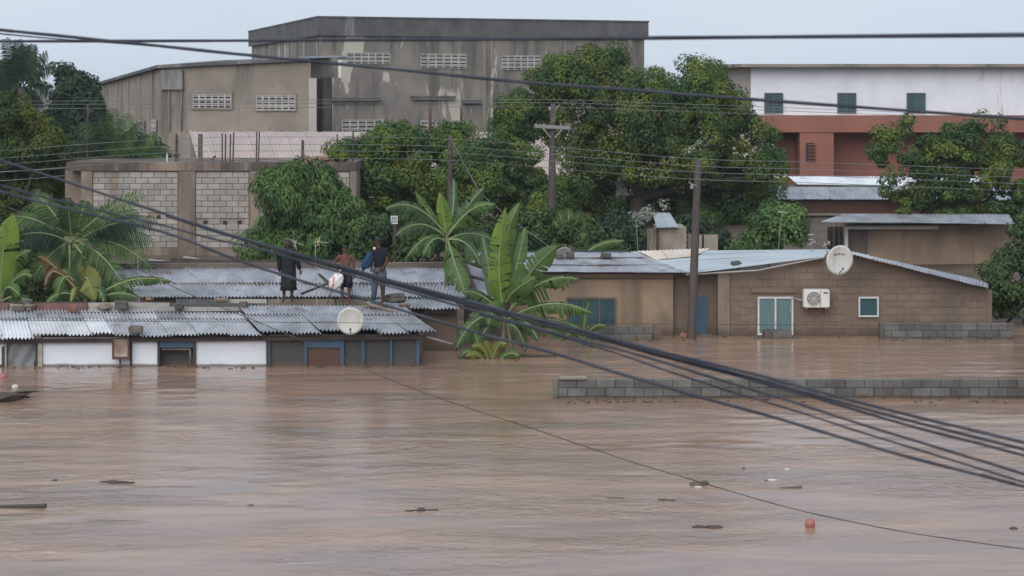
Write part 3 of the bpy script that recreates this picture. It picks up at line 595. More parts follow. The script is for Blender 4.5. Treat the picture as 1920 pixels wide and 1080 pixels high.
# rusted lean-to between rear roof and tan house
lt = thing('broken_lean_to', 'broken rusty lean-to roof between the rear roof and the banana clump', 'lean-to', (Xx(890, 61), 61, 0))
roof_strip(lt, P(872, 556, 59.4), P(960, 566, 59.6), P(848, 486, 63), P(920, 490, 63), 3, 8, .02, 'rust', jag=.04, mats=['rust', 'metal', 'rust'])
for a_, b_ in (((845, 486, 63), (930, 515, 60.5)), ((850, 478, 63.2), (915, 492, 61.8)), ((870, 520, 60.5), (945, 540, 59.8))):
    m = MB(); m.beam(P(*a_) + Vector((0, 0, .08)), P(*b_) + Vector((0, 0, .08)), .10, .08); m.build('rafter', M['drift'], lt)
m = MB(); m.box(Xx(870, 60.2), 60.2, -1.2, Xx(960, 60.2), 62.5, Zy(560, 60.2)); m.build('wall', M['brownblock'], lt)
# debris ridge behind the rear roof
jl = ['pale broken board lying above the rear roof below the block wall', 'dark warped sheet lying above the rear roof near the shrub', 'long dark beam lying along the top of the rear roof', 'short pale plank lying tilted left above the rear roof']
for (a_, b_, w_, mt), lb in zip((((278, 488, 63), (312, 492, 63), .25, 'paletimber'), ((320, 486, 63.4), (430, 490, 63.4), .18, 'drift'), ((262, 492, 62.6), (700, 489, 62.6), .1, 'drift'), ((344, 482, 63.6), (372, 487, 63.6), .16, 'paletimber')), jl):
    m = MB(); m.beam(P(*a_), P(*b_), w_, .07); tag(m.build('plank', M[mt], origin=P(*a_)), lb, 'plank')

# ------------------------------------------------------------------ front shack
fs = thing('front_shack', 'long half submerged shack with bright corrugated roof and white wall panels', 'shack', (Xx(400, 55), 55, 0))
De, Dm, Dt = 54.2, 56.2, 57.1
def shf(x): return 10 + 50 * max(0, min(1, x / 815))
spans = [(-190, -125), (-125, -60), (-60, 0), (0, 62), (62, 126), (126, 172), (172, 212), (212, 262), (262, 318), (318, 372), (372, 428), (428, 488), (488, 545), (545, 600), (600, 655), (655, 710), (710, 765), (765, 817)]
def ey(x): return 631 - 10 * x / 815
def ty(x): return 584 if x < 480 else 576
for i, (x0, x1) in enumerate(spans):
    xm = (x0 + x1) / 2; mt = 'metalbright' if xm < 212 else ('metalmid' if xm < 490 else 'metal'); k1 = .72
    nr = max(4, int(round((x1 - x0) / 7.0))); jz = Vector((0, 0, random.uniform(-.018, .018))); jy = random.uniform(-4, 3.5)
    up = 2.5 if 205 < xm < 270 else 0
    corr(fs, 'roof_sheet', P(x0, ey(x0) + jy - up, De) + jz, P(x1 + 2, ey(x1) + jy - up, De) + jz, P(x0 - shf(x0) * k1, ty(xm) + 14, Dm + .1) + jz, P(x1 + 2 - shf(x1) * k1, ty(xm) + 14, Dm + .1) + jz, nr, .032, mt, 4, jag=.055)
    jz = Vector((0, 0, .028 + random.uniform(-.006, .012)))
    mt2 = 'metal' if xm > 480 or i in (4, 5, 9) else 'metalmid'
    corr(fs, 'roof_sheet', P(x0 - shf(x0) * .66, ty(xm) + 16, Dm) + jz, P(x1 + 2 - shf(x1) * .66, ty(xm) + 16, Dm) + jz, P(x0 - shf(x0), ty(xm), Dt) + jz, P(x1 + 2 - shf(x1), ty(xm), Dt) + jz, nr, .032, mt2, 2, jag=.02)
Dw = 54.62
m = MB(); m.box(Xx(-195, 56.8), 56.6, -1.3, Xx(785, 56.8), 56.8, .85); m.build('back_wall', M['darkin'], fs)  # back wall coloured near black so the openings read as shaded
m = MB(); m.box(Xx(783, 55), 55.0, -1.3, Xx(787, 55), 56.6, .8); m.build('side_wall', M['brownblock'], fs)
m = MB(); m.beam(P(-195, 642, Dw - .1), P(800, 632, Dw - .1), .08, .10); m.build('eave_beam', M['drift'], fs)
m = MB(); m.beam(P(-195, 593, 56.9), P(752, 583, 56.9), .08, .11); m.build('purlin', M['drift'], fs)
for x0, x1, y0 in ((-190, 8, 634), (80, 243, 633), (248, 295, 634), (367, 500, 634)):
    m = MB(); m.panel(x0, y0, x1, 780, Dw, .04); m.build('wall_panel', M['white'], fs)
    m = MB(); m.panel(x0, 627, x1, y0 - .4, Dw + .02, .04); m.build('wall_head', M['timber'], fs)
# left opening: pleated plastic sheet
m = MB(); nx_, nz_ = 14, 10; vs_ = []
for j in range(nz_ + 1):
    for i in range(nx_ + 1):
        px = 12 + (72 - 12 - 9 * j / nz_) * i / nx_ ; vs_.append(P(px, 636 + (690 - 636) * j / nz_, Dw + .05) + Vector((0, .025 * math.sin(i * .9 + j * .55), 0)))
m.add(vs_, [(j * (nx_ + 1) + i, j * (nx_ + 1) + i + 1, (j + 1) * (nx_ + 1) + i + 1, (j + 1) * (nx_ + 1) + i) for j in range(nz_) for i in range(nx_)]); m.build('plastic_sheet', M['tarp'], fs, smooth=True, label='grey plastic sheet hung over the left opening')
m = MB(); m.panel(8, 628, 78, 637, Dw + .0, .06); m.build('opening_head', M['paletimber'], fs)
for x0, x1, y0, mt in ((3, 6, 650, 'drift'), (9, 12, 634, 'paletimber'), (66, 71, 650, 'drift'), (71, 79, 640, 'paletimber'), (243.5, 246.5, 634, 'drift'), (295, 299, 634, 'drift'), (362, 367, 632, 'drift'), (499, 503, 632, 'drift')):
    m = MB(); m.panel(x0, y0, x1, 800, Dw - .07, .06); m.build('post', M[mt], fs)
m = MB(); m.panel(211, 636, 241, 672, Dw - .22, .07); nb = m.build('notice_board', M['boardbrown'], fs, label='stained brown board nailed under the eave')
fr = MB(); fr.panel(210, 634, 213, 674, Dw - .25, .03); fr.panel(239, 634, 242, 674, Dw - .25, .03); fr.panel(213, 669, 239, 674, Dw - .25, .03); fr.build('frame', M['browndoor'], nb)
m = MB(); m.panel(223.5, 674.5, 226.5, 800, Dw - .2, .05); m.build('stake', M['drift'], fs)
m = MB(); m.panel(299, 632, 362, 652, Dw - .04, .04); m.build('header_board', M['blue'], fs)
m = MB(); m.panel(299, 653, 362, 690, Dw + .3, .03); m.build('dark_panel', M['screen'], fs); m = MB(); m.panel(303, 654, 357, 656, Dw - .02, .04); m.panel(355, 656, 358, 800, Dw - .02, .04); m.build('door_frame', M['column'], fs)  # dark panel stands in for the shade inside this open door
for x0, x1, y0 in ((505, 571, 634), (645, 677, 632), (684, 731, 631), (736, 782, 630)):
    m = MB(); m.panel(x0, y0, x1, 800, Dw + .03, .03); m.build('dark_panel', M['screen'], fs)
for x0, x1 in ((503, 506.5), (571, 575.5), (638, 642), (642.4, 645), (677, 679.4), (680, 683.5), (731, 735.5), (781, 786)):
    m = MB(); m.panel(x0, 629, x1, 800, Dw - .05, .07); m.build('blue_post', M['blue'], fs)
m = MB(); m.panel(576, 630, 638, 652, Dw - .03, .05); m.build('header_board', M['blue'], fs)
m = MB(); m.panel(576, 652.5, 638, 800, Dw + .02, .04); m.build('brown_door', M['browndoor'], fs)
m = MB(); m.panel(504, 627, 786, 630.5, Dw - .1, .1); m.build('head_rail', M['timber'], fs)
# boards lying along the top edge of the roof
for x0, x1, y0, y1, mt in ((-190, 15, 569, 584, 'maroon'), (15.5, 25, 570, 584, 'paletimber'), (25.5, 62, 571, 584, 'paletimber'), (62.5, 164, 569, 583, 'maroon'), (165, 318, 568, 575.5, 'paletimber'), (166, 478, 576, 583, 'paletimber'), (320, 500, 569, 576, 'concrete_dark')):
    m = MB(); m.panel(x0, y0, x1, y1, 57.18 + .0005 * x0, .1); m.build('ridge_board', M[mt], fs)
m = MB(); m.beam(P(-60, 567.5, 57.3), P(166, 567.5, 57.3), .05, .04); m.build('ridge_batten', M['drift'], fs)

# stones weighing the roofs down
def stone(px, py, D, w_, h_, d_, mat, label, kind='block', grp='stones weighing down the roofs', rot=0):
    c = P(px, py, D); m = MB()
    if kind == 'block':
        bm = bmesh.new(); bmesh.ops.create_cube(bm, size=1); bmesh.ops.scale(bm, vec=(w_, d_, h_), verts=bm.verts)
        bmesh.ops.bevel(bm, geom=list(bm.edges), offset=min(w_, h_, d_) * .14, segments=2, affect='EDGES')
        for v in bm.verts: v.co += Vector([random.uniform(-.012, .012) for _ in range(3)])
    else:
        bm = bmesh.new(); bmesh.ops.create_icosphere(bm, subdivisions=3, radius=.5)
        ph = [random.uniform(0, 6) for _ in range(4)]
        for v in bm.verts:
            k = 1 + .16 * math.sin(v.co.x * 9 + ph[0]) * math.sin(v.co.y * 8 + ph[1]) + .12 * math.sin(v.co.z * 10 + ph[2]); v.co = Vector((v.co.x * w_, v.co.y * d_, v.co.z * h_)) * k
    me = bpy.data.meshes.new('stone'); bm.to_mesh(me); bm.free()
    o = link('roof_stone', me, M[mat], None, (c.x, c.y, c.z + h_ / 2)); o.rotation_euler = (0, 0, rot)
    return tag(o, label, 'stone', grp)
stone(36, 584, 57.0, .38, .16, .25, 'stone', 'dark flat stone at the far left of the front roof', 'block')
stone(54, 583, 57.05, .30, .22, .25, 'brownstone', 'rounded grey stone next to the dark flat one on the front roof', 'lump', rot=.3)
stone(50, 571, 57.1, .32, .16, .2, 'stone', 'stone perched on top of the two stones at far left', 'lump')
stone(136, 586, 56.9, .21, .22, .2, 'redbrick', 'orange brown broken brick below the palm trunk', 'block', rot=.4)
stone(197, 584, 56.9, .40, .25, .25, 'brownstone', 'large light brown lump beside the dark block on the front roof', 'lump')
stone(228, 580, 57.0, .36, .24, .25, 'stone', 'dark square block on the pale ridge board', 'block', rot=.15)
stone(336, 581, 57.0, .26, .17, .2, 'stone', 'small dark block at the middle of the pale ridge board', 'block', rot=.2)
stone(456, 580, 57.0, .24, .22, .2, 'stone', 'dark block at the right end of the pale ridge board', 'block', rot=-.2)
stone(280, 565, 58.0, .2, .12, .2, 'redbrick', 'reddish stone just under the rear roof near the long banana leaf', 'lump')
stone(255, 625, 54.35, .37, .20, .28, 'stone', 'dark rough block sitting alone on the front roof eave', 'block', rot=.1)
stone(1069, 484, 63.3, .24, .21, .22, 'stone', 'dark block beside the small dish on the tan house roof', 'block', rot=.2)
stone(1048, 486, 63.3, .24, .17, .2, 'stone', 'dark block in front of the small dish on the tan house roof', 'block')
stone(1136, 484, 63.3, .32, .17, .22, 'stone', 'wide dark block right of the small dish on the tan house roof', 'block', rot=-.1)
stone(1380, 504, 61.4, .27, .24, .25, 'wetblock', 'grey rounded block on the pale blue roof right of the pole', 'block', rot=.3)
stone(742, 569, 57.3, .62, .28, .35, 'stone', 'dark bulky bundle on the roof beside the man in navy', 'lump', None)
stone(760, 577, 57.0, .32, .16, .2, 'brownstone', 'brown stone at the right of the rubble by the man in navy', 'lump', None)
stone(705, 578, 56.9, .62, .11, .25, 'brownstone', 'flat brown rubble under the feet of the man in navy', 'lump', None)
stone(640, 577, 57.3, .5, .12, .3, 'drift', 'dark flat heap below the shirtless man', 'lump', None)
stone(415, 566, 57.7, .4, .1, .2, 'brownstone', 'brown slab under the rear eave left of the person in the coat', 'block', None)
def stick(a_, b_, r0, mat, label, name='pole_stick', cat='stick', bend=0):
    A, B = P(*a_), P(*b_); m = MB(); n_ = 7
    m.tube([A.lerp(B, k / n_) + Vector((0, 0, -bend * math.sin(math.pi * k / n_))) for k in range(n_ + 1)], [r0 * (1 - .3 * k / n_) for k in range(n_ + 1)], 6)
    return tag(m.build(name, M[mat], origin=A), label, cat)
stick((565, 551, 58.0), (616, 531, 58.0), .045, 'drift', 'dark pole slanting up across the rear roof behind the hooded person'); stick((617, 531.5, 58.02), (598, 514, 58.3), .05, 'drift', 'short dark pole joined at an angle to the slanting one')
stick((690, 571, 56.6), (765, 592, 56.4), .045, 'brownstone', 'bent brown branch lying on the front roof at right')
stick((738, 595, 56.3), (792, 600, 56.1), .05, 'drift', 'dark torn strip lying on the right end of the front roof')
stick((786, 628, 54.8), (848, 645, 55.6), .03, 'paletimber', 'pale pole jutting out from the right end of the front roof')
stick((622, 545, 57.6), (612, 575, 57.3), .02, 'drift', 'thin dark stick leaning below the white sack')
stick((657, 520, 57.7), (664, 575, 57.2), .015, 'drift', 'thin dark staff standing beside the shirtless man')

# ------------------------------------------------------------------ tan house on the right
D = 61.3; th = thing('tan_block_house', 'tan and brown block house with tin roof and gable standing in the water', 'house', (Xx(1350, D), D, 0))
m = MB(); m.box(Xx(930, D), D, -1.3, Xx(1262, D), D + 3.2, Zy(513, D)); m.build('plaster_wall', M['tan'], th)
m = MB(); m.box(Xx(1262.2, D), D + .25, -1.3, Xx(1346, D), D + 3.2, Zy(513, D)); m.build('recessed_wall', M['brownblock'], th)
# coarse plaster coat with ragged lower edge
for x0, y0, x1, y1 in ((1346, 513, 1368, 640), ): m = MB(); m.panel(x0, y0, x1, y1, D - .06, .1); m.build('corner_pier', M['column'], th)
gl = [P(1346, 640 + 120, D), P(1860, 640 + 120, D), P(1860, 545, D), P(1800, 528, D), P(1578, 474, D), P(1420, 508, D), P(1346, 513, D)]
m = MB(); m.poly(gl, (0, .2, 0)); m.build('gable_wall', M['brownmortar'], th)
def gable_y(px): return 513 - 5 * (px - 1346) / 74 if px < 1420 else (508 - 34 * (px - 1420) / 158 if px < 1578 else 474 + 54 * (px - 1578) / 222)
ops = [(1418, 553, 1489, 632), (1505, 540, 1557, 580), (1607, 553, 1649, 597), (1346, 500, 1369, 640)]
def skip(xa_, xb_, za, zb_):
    p0, p1 = CX + xa_ / D * F, CX + xb_ / D * F; q1, q0 = HY + (H - za) / D * F, HY + (H - zb_) / D * F
    if q0 < max(gable_y(p0), gable_y(p1)) + 2: return True
    return any(p1 > a_ + 1 and p0 < c_ - 1 and q1 > b_ + 1 and q0 < d_ - 1 for a_, b_, c_, d_ in (ops[0], ops[2], ops[3]))
lay_blocks(th, Xx(1346, D), Xx(1855, D), -.22, 2.7, D, .45, .212, M['brownblock'], gap=.016, proud=.012, skip=skip, jit=.005, depth=.016)
m = MB(); pts = []
for k in range(13): pts.append(P(1000 + 262 * k / 12, 590 + 14 * math.sin(k * 1.7) + (20 if k > 10 else 0), D))
m.poly(pts + [P(1261, 700, D), P(1000, 700, D)], (0, -.03, 0)); m.build('render_patch', M['tan'], th)
m = MB(); m.panel(1000, 520, 1262, 524, D - .02, .03); m.build('wall_plate', M['timber'], th)
window(th, 1063, 558, 1155, 612, D - .01, 3, 'teal', 'timber', .05)
m = MB(); m.panel(1302, 556, 1326, 640, D + .2, .05); dr = m.build('door', M['blue'], th, label='narrow dark blue door behind the pole')
for x_ in (1308, 1314, 1320): m = MB(); m.panel(x_ - 2, 558, x_ + 2, 640, D + .185, .015); m.build('plank', M['blue'], dr)
window(th, 1420, 556, 1487, 628, D, 2, 'tealcurtain', 'frame', .055)
window(th, 1609, 556, 1647, 594, D, 1, 'teal', 'frame', .05)
m = MB(); m.panel(1408, 541, 1495, 549, D - .06, .1); m.build('lintel', M['brownmortar'], th)
# roofs
TL, TR, BR, BL = P(872, 474, 64.6), P(1176, 473, 64.6), P(1293, 512, 60.9), P(928, 511, 60.9)
def q(u, v): return BL.lerp(BR, u).lerp(TL.lerp(TR, u), v)
for v0, v1, ns in ((0, .36, 8), (.33, .70, 8), (.67, 1, 7)):
    up = Vector((0, 0, .02 * v0 * 2)); roof_strip(th, q(0, v0) + up, q(1, v0) + up, q(0, v1), q(1, v1), ns, 9, .016, 'metal', jag=.02, lift=.02)
m = MB(); m.beam(q(.1, 1) + Vector((0, 0, .03)), q(1, 1) + Vector((0, 0, .03)), .12, .06); m.build('ridge_cap', M['teal'], th)
cBL, cBR, cTL, cTR = P(1286, 514, 61.0), P(1545, 481, 61.0), P(1182, 473, 64.9), P(1556, 469, 63.4)
for i in range(6):               # pale blue sheets laid along the slope
    v0, v1 = i / 6, (i + 1.08) / 6; up = Vector((0, 0, .012 * (i % 2)))
    corr(th, 'roof_sheet', cBR.lerp(cTR, v0) + up, cBR.lerp(cTR, v1) + up, cBL.lerp(cTL, v0) + up, cBL.lerp(cTL, v1) + up, 6, .022, 'metalblue', 6)
m = MB(); m.tube([cBL + Vector((0, -.02, -.02)), P(1420, 507, 60.95), cBR + Vector((0, -.02, -.02))], .025, 5); m.build('verge_board', M['paletimber'], th)
for i in range(3):
    u0, u1 = i / 3, (i + 1.05) / 3; A0, A1, B0, B1 = P(1230, 491, 63.2), P(1300, 484, 63.2), P(1196, 474, 64.7), P(1330, 469, 64.7)
    corr(th, 'roof_sheet', A0.lerp(A1, u0) + Vector((0, 0, .06)), A0.lerp(A1, u1) + Vector((0, 0, .06)), B0.lerp(B1, u0) + Vector((0, 0, .06)), B0.lerp(B1, u1) + Vector((0, 0, .06)), 6, .012, 'metalcream', 3)
for i in range(5):
    u0, u1 = i / 5, (i + 1.05) / 5; A0, A1, B0, B1 = P(1584, 473, 60.8), P(1850, 540, 60.8), P(1572, 466, 64.5), P(1850, 528, 64.5)
    corr(th, 'roof_sheet', A0.lerp(A1, u0), A0.lerp(A1, u1), B0.lerp(B1, u0), B0.lerp(B1, u1), 9, .016, 'metal' if i else 'metalblue', 3)
m = MB(); m.beam(P(1450, 470, 64.2), P(1545, 476, 64.2), .12, .05); m.build('roof_strip', M['rust'], th)
# AC unit
ac = thing('air_conditioner', 'white outdoor air conditioner unit on brackets on the brown gable wall', 'air conditioner', P(1531, 578, 61))
Da = 60.85
bm = bmesh.new(); bmesh.ops.create_cube(bm, size=1); w_, h_ = Xx(1556, Da) - Xx(1507, Da), Zy(543, Da) - Zy(577, Da)
bmesh.ops.scale(bm, vec=(w_, .3, h_), verts=bm.verts); bmesh.ops.bevel(bm, geom=list(bm.edges), offset=.025, segments=2, affect='EDGES')
me = bpy.data.meshes.new('casing'); bm.to_mesh(me); bm.free(); link('casing', me, M['plastic'], ac, (Xx(1531.5, Da), Da + .15, (Zy(543, Da) + Zy(577, Da)) / 2))
gc = P(1526, 560, Da - .01); m = MB()
for k in range(5): rr = .21 - .04 * k; m.tube([gc + Vector((rr * math.cos(an * math.pi / 10), -.012, rr * math.sin(an * math.pi / 10))) for an in range(21)], .007, 4, cap=False)
for k in range(8): an = k * math.pi / 4; m.tube([gc + Vector((0, -.014, 0)), gc + Vector((.21 * math.cos(an), -.014, .21 * math.sin(an)))], .005, 4)
m.build('fan_grille', M['plastic'], ac)
m = MB(); m.loft([((gc.x, gc.y, gc.z), .21, .21)], 20, cap=False); m = MB(); m.add([gc + Vector((.215 * math.cos(k * math.pi / 12), -.002, .215 * math.sin(k * math.pi / 12))) for k in range(24)] + [gc + Vector((.215 * math.cos(k * math.pi / 12), .012, .215 * math.sin(k * math.pi / 12))) for k in range(24)], [tuple(range(24))] + [(k, (k + 1) % 24, 24 + (k + 1) % 24, 24 + k) for k in range(24)]); m.build('fan_recess', M['hood'], ac)
m = MB(); m.panel(1544.5, 548, 1552, 550.5, Da - .008, .01); m.build('badge', M['ink'], ac)
m = MB(); m.panel(1538.2, 545, 1539, 575, Da - .006, .01); m.build('panel_seam', M['hood'], ac)
for x_ in (1513, 1549): m = MB(); m.beam(P(x_, 578, Da + .05), P(x_, 578, D - .03), .04, .04); m.beam(P(x_, 585, D - .05), P(x_, 578, Da + .1), .025, .025); m.build('bracket', M['paletimber'], ac)
m = MB(); m.tube([P(1507, 563, Da + .2), P(1498, 562, D - .08), P(1484, 557, D - .1), P(1482, 585, D - .1)], .02, 6); m.build('hose', M['paletimber'], ac)

def dish(name, c, r, label, tilt, yaw, letters=False, feed=True, mast_to=None):
    t_ = thing(name, label, 'satellite dish', c); m = MB(); seg, rg = 32, 6; vs_ = [Vector((0, 0, 0))]
    for i in range(1, rg + 1):
        rr = r * i / rg
        for j in range(seg): an = 2 * math.pi * j / seg; vs_.append(Vector((rr * math.cos(an), -.16 * r * (i / rg) ** 2, rr * 1.05 * math.sin(an))))
    fs_ = [(0, 1 + j, 1 + (j + 1) % seg) for j in range(seg)] + [(1 + (i - 1) * seg + j, 1 + i * seg + j, 1 + i * seg + (j + 1) % seg, 1 + (i - 1) * seg + (j + 1) % seg) for i in range(1, rg) for j in range(seg)]
    Mx = Euler((R(tilt), 0, R(yaw))).to_matrix(); n0 = len(vs_)
    back = [v + Vector((0, .015, 0)) for v in vs_]; allv = [Vector(c) + Mx @ v for v in vs_ + back]
    rim = [(1 + (rg - 1) * seg + j, 1 + (rg - 1) * seg + (j + 1) % seg, n0 + 1 + (rg - 1) * seg + (j + 1) % seg, n0 + 1 + (rg - 1) * seg + j) for j in range(seg)]
    m.add(allv, fs_ + [tuple(i + n0 for i in f)[::-1] for f in fs_] + rim); m.build('reflector', M['dish'], t_, smooth=True)
    W = lambda x_, y_, z_: Vector(c) + Mx @ Vector((x_, y_, z_))
    if feed:
        m = MB(); m.tube([W(0, -.14 * r, -r * .93), W(0, -.75 * r, -.52 * r)], .014, 6); m.build('feed_arm', M['darkplastic'], t_)
        m = MB(); m.ell(W(0, -.78 * r, -.48 * r), (.035, .05, .035), 8, 5); m.build('receiver', M['darkplastic'], t_)
    if letters:                      # a short arc of print near the top, too small to read in the photograph
        m = MB()
        for k in range(7):
            x_ = (-.36 + .12 * k) * r; z_ = (.36 - .05 * ((k - 3) / 3) ** 2) * r; y_ = -.16 * (x_ * x_ + z_ * z_) / r - .012
            if k % 2: m.hexa([W(x_ - .03 * r, y_, z_), W(x_ - .01 * r, y_, z_), W(x_ - .01 * r, y_ + .006, z_), W(x_ - .03 * r, y_ + .006, z_), W(x_ - .03 * r, y_, z_ + .12 * r), W(x_ - .01 * r, y_, z_ + .12 * r), W(x_ - .01 * r, y_ + .006, z_ + .12 * r), W(x_ - .03 * r, y_ + .006, z_ + .12 * r)])
            m.hexa([W(x_ - .03 * r, y_, z_ + .09 * r * (k % 3 == 0)), W(x_ + .04 * r, y_, z_ + .09 * r * (k % 3 == 0)), W(x_ + .04 * r, y_ + .006, z_), W(x_ - .03 * r, y_ + .006, z_), W(x_ - .03 * r, y_, z_ + .03 * r + .09 * r * (k % 3 == 0)), W(x_ + .04 * r, y_, z_ + .03 * r + .09 * r * (k % 3 == 0)), W(x_ + .04 * r, y_ + .006, z_ + .03 * r), W(x_ - .03 * r, y_ + .006, z_ + .03 * r)])
            m.hexa([W(x_ + .015 * r, y_, z_), W(x_ + .035 * r, y_, z_), W(x_ + .035 * r, y_ + .006, z_), W(x_ + .015 * r, y_ + .006, z_), W(x_ + .015 * r, y_, z_ + .12 * r), W(x_ + .035 * r, y_, z_ + .12 * r), W(x_ + .035 * r, y_ + .006, z_ + .12 * r), W(x_ + .015 * r, y_ + .006, z_ + .12 * r)])
        tag(m.build('lettering', M['ink'], t_), kind='stuff')
    if mast_to: m = MB(); m.tube([W(0, .03, -.1 * r), W(0, .2, -.3 * r), Vector(mast_to)], .025, 6); m.build('mount', M['paletimber'], t_)
    return t_
dish('satellite_dish', P(657, 601, 54.0), .355, 'off white satellite dish at the eave of the front shack', 8, 4, False, True, P(660, 632, 54.7))
dish('satellite_dish', P(1573, 487, 60.2), .425, 'large white dish with dark print on the brown gable', 6, 14, True, True, P(1553, 512, 61.2))
dish('satellite_dish', P(1056, 475, 63.6), .25, 'small white dish half hidden behind dark blocks on the tin roof', 35, 10, False, False, P(1058, 486, 63.8))

# aerials
def aerial(base, top, label, els, mat='paletimber'):
    A, B = P(*base), P(*top); t_ = thing('tv_aerial', label, 'aerial', A)
    m = MB(); m.tube([A, B], .012, 6); m.build('mast', M[mat], t_)
    for (x0, y0), (x1, y1), mt in els:
        m = MB(); m.tube([P(x0, y0, top[2]), P(x1, y1, top[2])], .009, 5); m.build('element', M[mt], t_)
aerial((594, 572, 57.6), (591, 452, 57.6), 'thin tv aerial with yellow elements between hooded and shirtless people', [((590, 453), (616, 455), 'paletimber'), ((594, 462), (600, 445), 'yellow'), ((592, 447), (599, 461), 'yellow'), ((588, 455), (600, 452), 'yellow')])
aerial((566, 545, 58.3), (553, 450, 58.3), 'low aerial with pale crossed elements behind the hooded person', [((548, 452), (570, 460), 'paletimber'), ((551, 463), (557, 449), 'paletimber'), ((545, 449), (552, 456), 'paletimber')])
aerial((521, 568, 57.2), (526, 535, 57.2), 'thin pale stick aerial at the left foot of the hooded person', [((525, 537), (528, 533), 'paletimber')])
aerial((1459, 472, 64.0), (1466, 392, 64.0), 'tall thin grey aerial mast behind the pale blue roof', [((1459, 397), (1476, 398), 'frame')], 'polegrey')
aerial((1521, 478, 63.0), (1521, 440, 63.0), 'small aerial with stacked bars left of the big dish', [((1514, 441), (1527, 439), 'frame'), ((1516, 459), (1529, 452), 'frame'), ((1516, 449), (1526, 450), 'frame')], 'polegrey')
aerial((1552, 478, 62.4), (1546, 456, 62.4), 'short tilted aerial touching the top of the big dish', [((1543, 462), (1557, 453), 'frame'), ((1545, 455), (1549, 465), 'frame'), ((1552, 451), (1556, 460), 'frame')], 'polegrey')
aerial((1196, 476, 66.0), (1193, 412, 66.0), 'thin pale pole left of the plywood kiosk', [((1191, 425), (1197, 424), 'frame')], 'polegrey')
aerial((262, 570, 57.6), (258, 478, 57.6), 'slim grey mast rising beside the long banana leaf on the left', [((255, 479), (262, 478), 'polegrey')], 'polegrey')

# ------------------------------------------------------------------ low block walls in the water
def low_wall(x0, x1, D, ztop, rows, label, th_=.15, bw=.46, bh=.21, left_pier=False):
    w_ = thing('block_wall', label, 'wall', (Xx((x0 + x1) / 2, D), D, 0))
    z0 = ztop - rows * bh
    m = MB(); m.box(Xx(x0, D), D + .012, -1.2, Xx(x1, D), D + th_ - .012, ztop - .008); m.build('core', M['wetmortar'], w_)
    lay_blocks(w_, Xx(x0, D), Xx(x1, D), z0, ztop, D + .0, bw, bh, M['wetblock'], gap=.012, proud=.012, jit=.007, depth=th_ + .01)
    if left_pier: m = MB(); m.box(Xx(x0, D) - .12, D - .03, -1.2, Xx(x0, D) - .005, D + th_ + .06, ztop + .0); m.build('end_pier', M['wetblock'], w_)
    return w_
lw = low_wall(1046, 2060, 48.7, Zy(711, 48.7), 3, 'long grey block wall just above the flood water in front of the tan house', left_pier=True)
m = MB(); A = P(1050, 709, 48.6); m.box(A.x, 48.63, Zy(711, 48.7) + .003, Xx(1100, 48.7), 48.9, Zy(707, 48.7)); m.build('capping_slab', M['concrete_pale'], lw)
low_wall(1092, 1226, 60.2, Zy(613, 60.2), 3, 'low block wall below the wide teal window of the tan house', left_pier=False)
m = MB(); m.panel(1226, 610, 1238, 700, 60.15, .3); m.build('end_pier', M['brownblock'], bpy.data.objects['block_wall.001'])
low_wall(1657, 1900, 60.4, Zy(606, 60.4), 3, 'low block wall at the right below the small square window', left_pier=True)
pl = thing('rubble_step', 'small heap of wet blocks below the teal curtained window', 'rubble', P(1460, 636, 60.5))
for c, s_, rz in (((1441, 628), (.3, .25, .30), .2), ((1466, 627), (.55, .25, .26), 0), ((1430, 635), (.5, .3, .1), -.1), ((1484, 634), (.4, .3, .08), .1), ((1447, 622), (.26, .2, .14), .5)):
    m = MB(); m.rbox(P(*c, 60.6), s_, (0, 0, rz), jit=.015); m.build('block', M['wetblock'], pl)
dl = thing('door_step', 'dark step just above the water at the narrow blue door', 'step', P(1315, 632, 60.9))
m = MB(); m.rbox(P(1316, 630, 61), (.6, .5, .1), (0, 0, .05), jit=.01); m.build('slab', M['stone'], dl)
m = MB(); m.ell(P(1282, 630, 60.8), (.12, .1, .1), 8, 5, noise=.2); m.build('lump', M['redbrick'], dl)

# ------------------------------------------------------------------ poles
def pole(name, base, top, r0, r1, mat, label, arms=(), group='utility poles'):
    A, B = P(*base), P(*top); t_ = thing(name, label, 'pole', A, group); m = MB()
    m.tube([A.lerp(B, k / 6) for k in range(7)], [r0 + (r1 - r0) * k / 6 for k in range(7)], 10); m.build('shaft', M[mat], t_, smooth=True)
    return t_
p1 = pole('utility_pole', (1294, 700, 60.7), (1309, 300, 60.7), .145, .105, 'polewood', 'thick dark wooden pole standing in the water before the tan house')
m = MB(); m.rbox(P(1297, 350, 60.5), (.09, .08, .12)); m.beam(P(1291, 342, 60.6), P(1307, 349, 60.6), .03, .03); m.build('lamp_bracket', M['polegrey'], p1)
p2 = pole('utility_pole', (1034, 440, 77), (1037, 195, 77), .17, .11, 'polewood', 'grey pole with a pale crossarm in front of the big tree')
m = MB(); m.beam(P(1002, 236, 76.8), P(1069, 240, 76.8), .10, .13); m.build('crossarm', M['polegrey'], p2)
for a_, b_ in (((1016, 238), (1033, 258)), ((1056, 240), (1040, 258))): m = MB(); m.beam(P(*a_, 76.75), P(*b_, 76.75), .04, .05); m.build('brace', M['polegrey'], p2)
for x_ in (1005, 1020, 1052, 1066): m = MB(); m.tube([P(x_, 235, 76.8), P(x_, 231, 76.8)], .045, 6); m.build('insulator', M['polegrey'], p2)
m = MB(); m.ell(P(1031, 204, 76.7), (.06, .05, .09), 8, 6); m.build('lamp', M['polegrey'], p2)
m = MB(); m.tube([P(1038, 228, 76.8), P(1043, 202, 76.8), P(1050, 197, 76.8)], .03, 5); m.build('bent_bracket', M['polegrey'], p2)
